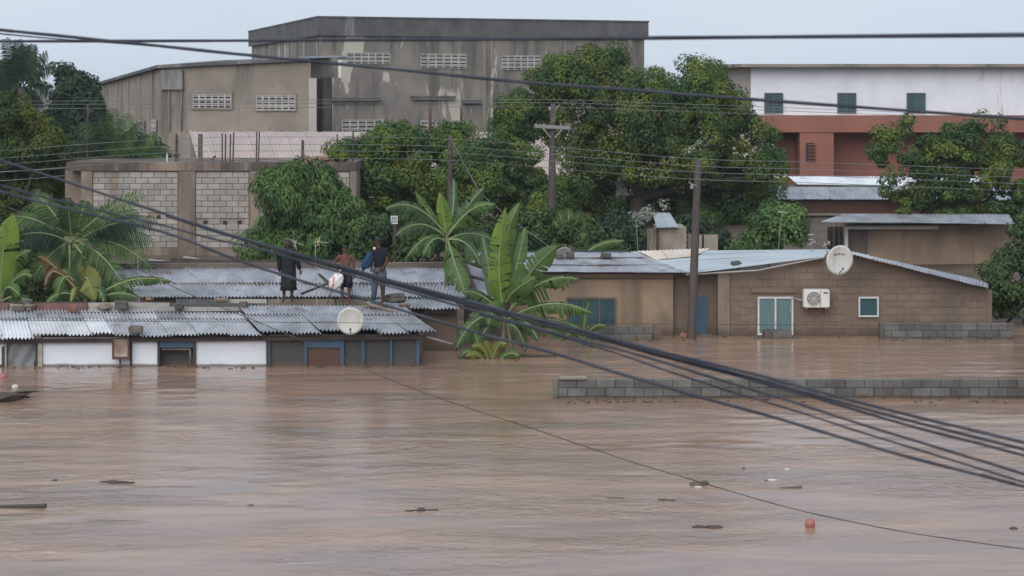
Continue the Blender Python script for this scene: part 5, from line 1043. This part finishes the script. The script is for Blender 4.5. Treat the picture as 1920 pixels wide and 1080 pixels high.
banana('rear banana plant with one short upright yellow green leaf over the roof', (836, 640), (838, 430), 60.0, [
    ((834, 440), (836, 410), (824, 360), 27, 'bananabright', .95, .2, 2, .05, -.2),
    ((836, 440), (806, 405), (778, 358), 20, 'banana', .93, .25, 3, .1, -.2),
    ((836, 440), (780, 362), (722, 392), 42, 'bananadark', .6, .8, 22, .5, -.6),
    ((836, 445), (785, 395), (738, 446), 38, 'bananadark', .6, .8, 22, .5, -.4),
    ((836, 450), (800, 425), (762, 484), 36, 'banana', .6, .8, 18, .5, -.5),
    ((838, 445), (885, 372), (930, 384), 42, 'banana', .6, .7, 20, .45, -.3),
    ((838, 440), (868, 395), (908, 350), 38, 'bananadark', .8, .5, 14, .25, .3),
    ((838, 450), (890, 420), (940, 462), 38, 'bananadark', .6, .8, 20, .5, .4),
    ((840, 450), (850, 490), (874, 556), 44, 'banana', .9, .35, 10, .2, -.9),
    ((836, 455), (812, 430), (792, 482), 34, 'bananadark', .75, .6, 16, .4, -.6),
    ((838, 445), (856, 380), (850, 334), 22, 'bananadark', .8, .4, 8, .15, .7),
    ((838, 450), (880, 440), (902, 500), 36, 'bananadark', .7, .7, 16, .4, -.2)], 7, .09)
banana('young banana shoot with narrow leaves in front of the teal window', (1092, 655), (1095, 625), 58.6, [
    ((1095, 640), (1092, 600), (1106, 560), 12, 'banana', .9, .3, 0, .05, 0), ((1094, 640), (1112, 600), (1138, 612), 16, 'banana', .7, .5, 6, .2, -.3),
    ((1094, 640), (1075, 610), (1052, 640), 16, 'banana', .7, .5, 6, .2, -.3), ((1094, 645), (1104, 630), (1120, 655), 14, 'banana', .7, .5, 4, .2, -.2)], 9, .04)
banana('left edge banana plant with a broad bright leaf', (2, 620), (4, 545), 59.6, [
    ((4, 560), (-5, 480), (26, 402), 56, 'bananabright', .93, .2, 2, .05, -.3), ((4, 555), (40, 500), (60, 520), 32, 'banana', .8, 0.60, 13, 0.30, -.4),
    ((4, 560), (20, 470), (58, 470), 36, 'banana', .75, 0.60, 17, 0.35, -.1), ((4, 560), (-20, 510), (-70, 500), 36, 'banana', .75, 0.60, 17, 0.35, -.3),
    ((4, 565), (40, 540), (60, 580), 32, 'bananadark', .7, 0.70, 15, 0.35, -.7), ((4, 560), (10, 520), (38, 555), 32, 'banana', .85, 0.50, 13, 0.35, -.6),
    ((6, 555), (30, 450), (46, 425), 18, 'dead', .8, 0.70, 23, 0.55, .1), ((4, 560), (-10, 450), (-30, 420), 36, 'banana', .85, 0.50, 13, 0.25, .1)], 11, .1)
banana('banana plant with hanging broad leaves under the coconut palm', (165, 640), (160, 560), 59.2, [
    ((158, 530), (160, 500), (178, 565), 46, 'bananayellow', .93, .15, 2, .05, -.4), ((140, 530), (118, 495), (104, 565), 37, 'banana', .92, 0.35, 11, 0.20, -.3),
    ((165, 560), (185, 520), (196, 570), 27, 'bananadark', .85, 0.50, 13, 0.25, -.5), ((170, 565), (240, 505), (324, 528), 27, 'banana', .6, 0.80, 13, 0.30, -.2),
    ((170, 570), (220, 535), (262, 560), 24, 'bananadark', .6, 0.80, 15, 0.35, -.5), ((158, 560), (100, 490), (72, 480), 29, 'dead', .8, 0.70, 27, 0.55, -.2),
    ((156, 560), (92, 470), (84, 540), 24, 'dead', .85, 0.60, 23, 0.45, -.4), ((150, 565), (120, 530), (80, 575), 27, 'bananadark', .8, 0.60, 17, 0.35, -.4),
    ((155, 560), (140, 520), (132, 572), 14, 'bananayellow', .9, .3, 4, .2, -.5)], 13, .1)
banana('single drooping banana leaf tip showing behind the tan house roof', (1095, 520), None, 66.5, [((1092, 480), (1128, 448), (1172, 452), 22, 'banana', .6, .6, 4, .15, -.2)], 15)

# ------------------------------------------------------------------ people
def skin_mesh(joints, edges, root, sub=2):
    names = list(joints); me = bpy.data.meshes.new('body'); me.from_pydata([joints[n][0] for n in names], [(names.index(a_), names.index(b_)) for a_, b_ in edges], [])
    o = bpy.data.objects.new('tmp_body', me); C.objects.link(o); md = o.modifiers.new('skin', 'SKIN'); md.use_smooth_shade = True
    for i, n in enumerate(names):
        r = joints[n][1]; sv_ = me.skin_vertices[0].data[i]; sv_.radius = r if hasattr(r, '__len__') else (r, r); sv_.use_root = (n == root)
    s_ = o.modifiers.new('sub', 'SUBSURF'); s_.levels = sub; s_.render_levels = sub
    dg = bpy.context.evaluated_depsgraph_get(); dg.update(); out = bpy.data.meshes.new_from_object(o.evaluated_get(dg), depsgraph=dg)
    bpy.data.objects.remove(o); return out
def person(label, px, py, D, Hh, pose, skinm, yaw=0):
    """pose: joint positions in body units of height 1 (x across, y towards the viewer is negative, z up)"""
    base = P(px, py, D); t_ = thing('person', label, 'person', base)
    J = {k: (tuple(c * Hh for c in v), tuple(c * Hh for c in r) if hasattr(r, '__len__') else r * Hh) for k, (v, r) in pose.items()}
    E_ = [('pelvis', 'belly'), ('belly', 'chest'), ('chest', 'neck'), ('neck', 'head'), ('head', 'crown')]
    for s in 'LR':
        E_ += [('chest', s + 'sho'), (s + 'sho', s + 'elb'), (s + 'elb', s + 'wri'), (s + 'wri', s + 'palm'), ('pelvis', s + 'hip'), (s + 'hip', s + 'kne'), (s + 'kne', s + 'ank'), (s + 'ank', s + 'toe')]
    E_ = [e_ for e_ in E_ if e_[0] in J and e_[1] in J]
    me = skin_mesh(J, E_, 'pelvis', 2)
    bm = bmesh.new(); bm.from_mesh(me)
    hd = Vector(J['head'][0]); fw = Vector((math.sin(R(yaw)), -math.cos(R(yaw)), 0)); sd = Vector((math.cos(R(yaw)), math.sin(R(yaw)), 0))
    def blob(c, r, sc_=(1, 1, 1)):
        g_ = bmesh.ops.create_icosphere(bm, subdivisions=2, radius=r)
        for v in g_['verts']: v.co = Vector((v.co.x * sc_[0], v.co.y * sc_[1], v.co.z * sc_[2])) + c
    blob(hd + fw * .052 * Hh + Vector((0, 0, .004 * Hh)), .009 * Hh, (1, 1.2, 1.5)); blob(hd + fw * .044 * Hh - Vector((0, 0, .024 * Hh)), .012 * Hh, (1.4, .8, .6))
    for s in (1, -1): blob(hd + sd * s * .044 * Hh, .011 * Hh, (.5, 1, 1.5))
    # five fingers and thumb on each hand
    for s in 'LR':
        if s + 'palm' not in J: continue
        pw, pp = Vector(J[s + 'wri'][0]), Vector(J[s + 'palm'][0]); dv = (pp - pw).normalized(); ac_ = dv.cross(Vector((0, 1, 0))); ac_ = ac_.normalized() if ac_.length > .1 else Vector((1, 0, 0))
        for k, ln in enumerate((.036, .042, .040, .032)):
            b_ = pp + ac_ * (k - 1.5) * .0105 * Hh; q_ = MB(); q_.tube([b_, b_ + dv * ln * .55 * Hh, b_ + dv * ln * Hh + Vector((0, -.008 * Hh, 0))], [.0056 * Hh, .0052 * Hh, .0036 * Hh], 6)
            vv = [bm.verts.new(v) for v in q_.v]; [bm.faces.new([vv[i] for i in f]) for f in q_.f]
        b_ = pw.lerp(pp, .4) + ac_ * .018 * Hh; q_ = MB(); q_.tube([b_, b_ + (dv * .7 + ac_ * .6) * .022 * Hh, b_ + (dv + ac_ * .4) * .036 * Hh], [.007 * Hh, .006 * Hh, .004 * Hh], 6)
        vv = [bm.verts.new(v) for v in q_.v]; [bm.faces.new([vv[i] for i in f]) for f in q_.f]
    bm.to_mesh(me); bm.free(); me.materials.clear(); me.polygons.foreach_set('use_smooth', [True] * len(me.polygons))
    link('body', me, skinm, t_)
    m = MB()
    for s in (1, -1): m.ell(base + hd + fw * .047 * Hh + sd * s * .018 * Hh + Vector((0, 0, .008 * Hh)), .0075 * Hh, 6, 5)
    m.build('eyes', M['eye'], t_)
    t_['H'] = Hh; return t_, base, J
def cloth(t_, name, joints, edges, root, mat, Hh, sub=2):
    J = {k: (tuple(c * Hh for c in v), tuple(c * Hh for c in r) if hasattr(r, '__len__') else r * Hh) for k, (v, r) in joints.items()}
    me = skin_mesh(J, edges, root, sub); me.materials.clear(); me.polygons.foreach_set('use_smooth', [True] * len(me.polygons)); return link(name, me, mat, t_)
# hooded person in a long coat
ps = {'pelvis': ((0, 0, .50), (.080, .06)), 'belly': ((0, 0, .60), (.075, .055)), 'chest': ((0, 0, .72), (.085, .06)), 'neck': ((0, -.005, .84), .032), 'head': ((0, -.012, .915), (.044, .052)), 'crown': ((0, -.008, .965), (.036, .042)),
      'Lsho': ((-.105, 0, .80), .038), 'Lelb': ((-.135, .0, .63), .028), 'Lwri': ((-.13, -.01, .49), .018), 'Lpalm': ((-.13, -.015, .455), (.020, .012)),
      'Rsho': ((.105, 0, .80), .038), 'Relb': ((.15, .0, .64), .028), 'Rwri': ((.185, -.02, .515), .018), 'Rpalm': ((.197, -.025, .48), (.020, .012)),
      'Lhip': ((-.05, 0, .48), .055), 'Lkne': ((-.06, -.005, .27), .036), 'Lank': ((-.065, .01, .045), .022), 'Ltoe': ((-.075, -.055, .018), (.022, .014)),
      'Rhip': ((.05, 0, .48), .055), 'Rkne': ((.06, -.005, .27), .036), 'Rank': ((.06, .01, .045), .022), 'Rtoe': ((.07, -.055, .018), (.022, .014))}
A1, b1, J1 = person('person in a long dark hooded coat with bare shins standing on the roof', 540, 567, 57.0, 1.80, ps, M['skin'])
H1 = 1.80; m = MB(); n_ = 20; rings = []
for z, rx, ry in ((.19, .112, .085), (.26, .108, .082), (.36, .105, .08), (.50, .105, .078), (.62, .10, .074), (.72, .112, .076), (.78, .122, .07), (.82, .10, .06), (.85, .052, .048)):
    rings.append((b1 + Vector((.004, 0, z * H1)), rx * H1 * 1.12, ry * H1 * 1.12))
m.loft(rings, n_)
for i, v in enumerate(m.v):                       # hanging folds
    k = i // n_; an = (i % n_) / n_ * 6.283; f_ = .03 * max(0, 1 - k / 5) * math.sin(an * 5 + 1); m.v[i] = (v[0] + math.cos(an) * f_, v[1] + math.sin(an) * f_, v[2])
m.build('coat', M['coat'], A1, smooth=True)
for s, e_, w_ in (('L', -1, None), ('R', 1, None)):
    a_, c_, d_ = [b1 + Vector(J1[s + k][0]) for k in ('sho', 'elb', 'wri')]; m = MB(); m.tube([a_ + Vector((-.03 * e_, 0, .01)), a_.lerp(c_, .5), c_, c_.lerp(d_, .9)], [.085, .078, .068, .06], 12); m.build('sleeve', M['coat'], A1, smooth=True)
m = MB(); hc = b1 + Vector((0, 0, .918 * H1)); m.ell(hc + Vector((0, .02, .03)), (.108, .115, .125), 16, 10); m.v = [v if not (v[1] < hc.y - .035 and abs(v[0] - hc.x) < .085 and v[2] < hc.z + .075) else (v[0], hc.y + .0, v[2]) for v in m.v]; m.build('hood', M['hood'], A1, smooth=True)
m = MB(); m.ell(hc + Vector((0, .02, -.08)), (.10, .095, .07), 14, 6); m.build('hood_collar', M['coat'], A1, smooth=True)
# shirtless man in shorts
ps = {'pelvis': ((0, 0, .51), (.072, .055)), 'belly': ((0, -.004, .61), (.066, .048)), 'chest': ((0, 0, .735), (.085, .056)), 'neck': ((-.004, -.006, .845), .030), 'head': ((-.008, -.016, .915), (.042, .050)), 'crown': ((-.006, -.01, .962), (.036, .042)),
      'Lsho': ((-.105, 0, .80), .036), 'Lelb': ((-.195, .03, .665), .026), 'Lwri': ((-.125, -.02, .575), .018), 'Lpalm': ((-.09, -.035, .57), (.020, .012)),
      'Rsho': ((.105, 0, .80), .036), 'Relb': ((.130, .01, .635), .027), 'Rwri': ((.135, -.02, .50), .018), 'Rpalm': ((.135, -.025, .463), (.020, .012)),
      'Lhip': ((-.048, 0, .49), .055), 'Lkne': ((-.055, -.01, .275), .036), 'Lank': ((-.055, .01, .045), .021), 'Ltoe': ((-.065, -.055, .018), (.022, .014)),
      'Rhip': ((.048, 0, .49), .055), 'Rkne': ((.06, -.01, .275), .036), 'Rank': ((.062, .01, .045), .021), 'Rtoe': ((.072, -.055, .018), (.022, .014))}
H2 = 1.74; A2_, b2, J2 = person('shirtless man in black shorts standing with one hand on his hip', 648, 572, 57.5, H2, ps, M['skinred'])
def shorts(t_, b_, J, Hh, mat, lk=.82, name='shorts'):
    m = MB(); pv = b_ + Vector(J['pelvis'][0]); m.loft([(pv + Vector((0, 0, z * Hh)), rx * Hh, ry * Hh) for z, rx, ry in ((-.05, .085, .066), (-.01, .090, .068), (.03, .084, .062), (.055, .078, .058))], 16)
    for s in 'LR':
        h_, k_ = b_ + Vector(J[s + 'hip'][0]), b_ + Vector(J[s + 'kne'][0]); m.tube([h_ + Vector((0, 0, .02)), h_.lerp(k_, .4), h_.lerp(k_, lk)], [.062 * Hh, .062 * Hh, .060 * Hh], 14)
    return m.build(name, mat, t_, smooth=True)
shorts(A2_, b2, J2, H2, M['shorts'], .92)
m = MB(); m.ell(b2 + Vector(J2['head'][0]) + Vector((0, .012, .05)), (.086, .098, .07), 14, 8); m.build('hair', M['hair'], A2_, smooth=True)
# man in navy, turned to the left, one trouser leg rolled up
ps = {'pelvis': ((0, 0, .505), (.070, .06)), 'belly': ((.0, 0, .605), (.068, .058)), 'chest': ((-.005, 0, .73), (.078, .066)), 'neck': ((-.018, -.004, .84), .031), 'head': ((-.035, -.012, .91), (.046, .044)), 'crown': ((-.028, -.008, .962), (.040, .040)),
      'Lsho': ((-.075, .045, .795), .036), 'Lelb': ((-.13, .03, .665), .027), 'Lwri': ((-.115, -.02, .545), .018), 'Lpalm': ((-.118, -.03, .51), (.020, .012)),
      'Rsho': ((.075, -.05, .795), .036), 'Relb': ((.115, -.055, .645), .028), 'Rwri': ((.06, -.10, .53), .018), 'Rpalm': ((.03, -.11, .515), (.020, .012)),
      'Lhip': ((-.04, .02, .485), .056), 'Lkne': ((-.075, .0, .275), .040), 'Lank': ((-.092, .02, .05), .023), 'Ltoe': ((-.15, .0, .02), (.022, .015)),
      'Rhip': ((.035, -.02, .485), .058), 'Rkne': ((.045, -.03, .27), .042), 'Rank': ((.05, -.01, .04), .024), 'Rtoe': ((-.008, -.03, .012), (.022, .015))}
H3 = 1.92; A3, b3, J3 = person('man in navy shirt with one trouser leg rolled up holding a blue bag', 712, 570, 57.0, H3, ps, M['skin'], yaw=-70)
cloth(A3, 'shirt', {'pelvis': ((0, 0, .49), (.096, .082)), 'belly': ((0, 0, .605), (.095, .080)), 'chest': ((-.004, 0, .735), (.104, .086)), 'neck': ((-.014, -.002, .815), (.050, .046)), 'L1': ((-.08, .045, .79), .048), 'L2': ((-.115, .038, .70), .042), 'R1': ((.08, -.05, .79), .048), 'R2': ((.105, -.053, .70), .042)},
      [('pelvis', 'belly'), ('belly', 'chest'), ('chest', 'neck'), ('chest', 'L1'), ('L1', 'L2'), ('chest', 'R1'), ('R1', 'R2')], 'pelvis', M['navy'], H3)
m = MB(); pv = b3 + Vector(J3['pelvis'][0]); m.loft([(pv + Vector((0, 0, z * H3)), rx * H3, ry * H3) for z, rx, ry in ((-.05, .084, .074), (0, .086, .074), (.04, .078, .066))], 16)
h_, k_, a_ = [b3 + Vector(J3['L' + q_][0]) for q_ in ('hip', 'kne', 'ank')]; m.tube([h_, h_.lerp(k_, .5), k_, k_.lerp(a_, .5), a_ + Vector((0, 0, .02))], [.064 * H3, .058 * H3, .048 * H3, .042 * H3, .038 * H3], 12)
h_, k_ = [b3 + Vector(J3['R' + q_][0]) for q_ in ('hip', 'kne')]; m.tube([h_, h_.lerp(k_, .35), h_.lerp(k_, .62)], [.066 * H3, .066 * H3, .064 * H3], 12)
m.build('trousers', M['jeans'], A3, smooth=True)
m = MB(); m.ell(b3 + Vector(J3['head'][0]) + Vector((.022, .006, .045)), (.096, .092, .075), 14, 8); m.build('hair', M['hair'], A3, smooth=True)
m = MB(); tl = b3 + Vector(J3['Ltoe'][0]); m.ell(tl + Vector((.05, 0, .01)), (.14, .06, .045), 12, 6); m.build('shoe', M['paper'], A3, smooth=True)
bg_ = thing('blue_bag', 'bulging blue bag held at the chest of the man in navy', 'bag', P(688, 488, 56.8))
bm = bmesh.new(); bmesh.ops.create_icosphere(bm, subdivisions=3, radius=1)
for v in bm.verts:
    k = 1 + .16 * math.sin(v.co.x * 5 + 2) * math.sin(v.co.z * 4) + .07 * math.sin(v.co.z * 11 + v.co.x * 7); v.co = Vector((v.co.x * .15 * k + .09 * v.co.z - .04 * v.co.z ** 2, v.co.y * .13 * k, v.co.z * .27 * k))
me = bpy.data.meshes.new('sack'); bm.to_mesh(me); bm.free(); me.polygons.foreach_set('use_smooth', [True] * len(me.polygons)); link('sack', me, M['bluebag'], bg_, P(690, 489, 56.95))
m = MB(); m.ell(P(702, 466, 56.72), (.045, .04, .05), 10, 6); m.build('yellow_patch', M['yellow'], bg_, smooth=True)
wb = thing('white_sack', 'white plastic sack with reddish print hanging left of the shirtless man', 'sack', P(628, 548, 57.35))
bm = bmesh.new(); bmesh.ops.create_icosphere(bm, subdivisions=4, radius=1)
for v in bm.verts:
    k = 1 + .10 * math.sin(v.co.x * 6 + 1) * math.sin(v.co.z * 5) + .06 * math.sin(v.co.z * 12 + v.co.x * 9); v.co = Vector((v.co.x * .20 * k + .07 * v.co.z, v.co.y * .12 * k, v.co.z * .24 * k))
me = bpy.data.meshes.new('sack'); bm.to_mesh(me); bm.free(); me.polygons.foreach_set('use_smooth', [True] * len(me.polygons)); link('sack_body', me, M['sack'], wb, P(630, 529, 57.35))
m = MB(); m.tube([P(634, 516, 57.35), P(639, 506, 57.4), P(645, 503, 57.4)], [.05, .035, .03], 8); m.build('neck', M['sack'], wb, smooth=True)

# ------------------------------------------------------------------ scum and trapped litter along the walls
rl = random.Random(21); m = MB(); m2 = MB()
for x0, x1, D_, n_ in ((-60, 786, 54.45, 90), (1046, 1900, 48.5, 110), (1000, 1262, 61.1, 26), (1346, 1655, 61.05, 40), (1100, 1236, 60.0, 20), (1655, 1850, 60.2, 24), (860, 985, 56.3, 30), (1280, 1310, 60.3, 10)):
    for k in range(n_):
        x_ = x0 + (x1 - x0) * (rl.random() if k % 3 else rl.choice([.08, .22, .47, .63, .81]) + rl.gauss(0, .02)); d_ = D_ - abs(rl.gauss(0, .22)); p = P(x_, 0, d_); z_ = rl.uniform(.004, .02); sz = rl.uniform(.012, .042)
        mm_ = m if rl.random() < .72 else m2; an = rl.uniform(0, 3.14); L_ = sz * rl.uniform(1, 4)
        mm_.rbox((p.x, p.y, z_), (L_, sz, sz * .5), (rl.uniform(-.2, .2), rl.uniform(-.2, .2), an), jit=sz * .2)
tag(m.build('litter', M['drift']), 'dark twigs and litter trapped along the walls at the water line', kind='stuff')
tag(m2.build('scum', M['brownstone']), 'brown scum and scraps gathered along the walls at the water line', kind='stuff')

# ------------------------------------------------------------------ floating debris
def W(px, py): D_ = F * H / (py - HY); return P(px, py, D_)
def flot(px, py, parts, label, cat='debris', name='floating_debris'):
    c = W(px, py); t_ = thing(name, label, cat, (c.x, c.y, 0), 'floating debris')
    for pn, mt, fn_ in parts:
        m = MB(); fn_(m, Vector((c.x, c.y, 0))); m.build(pn, M[mt], t_, smooth=(pn in ('ball', 'clump', 'bag')))
    return t_
def branches(n, L_, seed):
    def f(m, c):
        r = random.Random(seed)
        for k in range(n):
            an = r.uniform(-.5, .5) + (math.pi if r.random() < .3 else 0); d_ = Vector((math.cos(an), math.sin(an) * 1.2, r.uniform(-.05, .35))); s0 = c + Vector((r.uniform(-L_ * .5, L_ * .3), r.uniform(-.5, .5), r.uniform(0, .12)))
            ln = r.uniform(.4, 1) * L_; m.tube([s0, s0 + d_ * ln * .5 + Vector((0, 0, .04)), s0 + d_ * ln], [.05, .035, .012], 5)
    return f
flot(14, 751, [('branch', 'drift', branches(14, .7, 1)), ('clump', 'drift', lambda m, c: m.ell(c + Vector((-.2, .1, .05)), (.45, .4, .14), 12, 6, noise=.2))], 'dark tangle of branches floating at the left edge before the shack', 'branches')
flot(28, 726, [('bag', 'paper', lambda m, c: m.ell(c, (.09, .06, .07), 8, 6, noise=.15))], 'small white scrap floating near the branch tangle at left')
flot(5, 707, [('clump', 'red', lambda m, c: m.ell(c, (.12, .15, .1), 8, 6, noise=.15))], 'pinkish scrap at the left edge by the shack')
flot(20, 951, [('plank', 'drift', lambda m, c: m.hexa([c + Vector(v) for v in ((-.6, -.03, -.02), (.62, -.13, -.02), (.62, .09, -.02), (-.6, .03, -.02), (-.6, -.03, .02), (.62, -.13, .05), (.62, .09, .05), (-.6, .03, .02))]))], 'dark tapering plank floating at the left edge', 'plank')
flot(215, 905, [('branch', 'drift', lambda m, c: (m.tube([c + Vector((-.3, .05, 0)), c + Vector((0, 0, .02)), c + Vector((.35, -.05, .01))], [.015, .03, .012], 6), m.ell(c, (.13, .1, .035), 8, 5, noise=.15), m.ell(c + Vector((.34, 0, 0)), (.05, .04, .02), 6, 4)))], 'thin dark branch floating in the left half of the water', 'branch')
flot(103, 901, [('clump', 'drift', lambda m, c: m.ell(c, (.06, .06, .02), 8, 5, noise=.2))], 'tiny dark speck of debris left of the floating branch')
flot(790, 957, [('clump', 'drift', lambda m, c: m.ell(c, (.10, .09, .05), 8, 5, noise=.15)), ('branch', 'drift', lambda m, c: m.tube([c + Vector((-.3, -.02, 0)), c + Vector((.3, .03, .01))], .012, 5)), ('branch', 'drift', lambda m, c: m.ell(c + Vector((-.2, -.05, 0)), (.06, .05, .02), 7, 5))], 'dark block with twigs floating below the middle of the water')
flot(1307, 909, [('clump', 'stalk', lambda m, c: m.ell(c, (.15, .13, .06), 10, 6, noise=.15)), ('fragment', 'drift', lambda m, c: m.ell(c + Vector((.14, .06, .02)), (.09, .08, .04), 8, 5, noise=.15)), ('scrap', 'paper', lambda m, c: m.ell(c + Vector((0, -.22, 0)), (.08, .06, .02), 7, 5))], 'olive and black clump of litter touching the slack wire in the water')
flot(1447, 900, [('bag', 'paper', lambda m, c: m.ell(c, (.12, .10, .025), 9, 5, noise=.2)), ('fragment', 'drift', lambda m, c: m.ell(c + Vector((-.1, -.04, 0)), (.05, .04, .02), 7, 5))], 'flat white scrap floating right of the olive clump')
flot(1475, 880, [('bag', 'paper', lambda m, c: m.ell(c, (.06, .06, .02), 8, 5, noise=.2))], 'smaller white scrap floating above the flat white one')
flot(1394, 879, [('clump', 'drift', lambda m, c: m.ell(c, (.035, .05, .03), 7, 5, noise=.2))], 'tiny dark floating lump above the olive clump')
flot(1482, 915, [('branch', 'stalk', lambda m, c: (m.tube([c + Vector((-.2, -.03, 0)), c + Vector((.22, .05, .01))], [.02, .03], 5)))], 'brown stick floating right of the olive clump', 'stick')
flot(1325, 989, [('bag', 'drift', lambda m, c: (m.ell(c + Vector((-.12, .03, 0)), (.16, .09, .03), 9, 5, noise=.15), m.ell(c + Vector((.13, 0, .0)), (.16, .10, .04), 9, 5, noise=.15)))], 'long dark two part bag floating near the bottom')
flot(1519, 988, [('ball', 'red', lambda m, c: m.ell(c + Vector((0, 0, .05)), (.088, .088, .105), 14, 10))], 'faded red float bobbing alone at lower right', 'float', 'red_float')
flot(1900, 991, [('clump', 'drift', lambda m, c: m.ell(c, (.07, .06, .03), 8, 5, noise=.2))], 'small dark lump floating at the far right')
flot(1150, 934, [('branch', 'drift', lambda m, c: (m.tube([c + Vector((-.12, 0, 0)), c + Vector((.2, -.03, 0))], .016, 5)))], 'short dark twig floating below the long wall', 'twig')
flot(1250, 938, [('branch', 'drift', lambda m, c: (m.tube([c + Vector((-.15, .06, 0)), c + Vector((.15, -.06, 0))], .022, 5), m.tube([c + Vector((-.1, -.03, 0)), c + Vector((.12, .02, 0))], .014, 5)))], 'pair of dark sticks floating left of the olive clump', 'sticks')
flot(470, 948, [('clump', 'maroon', lambda m, c: m.ell(c, (.06, .05, .025), 8, 5, noise=.2))], 'small reddish lump floating left of centre')
flot(1010, 668, [('branch', 'drift', lambda m, c: (m.tube([c + Vector((-.6, 0, .03)), c + Vector((.5, -.1, .02))], [.05, .03], 6)))], 'dark log half sunk beside the front banana clump', 'log')
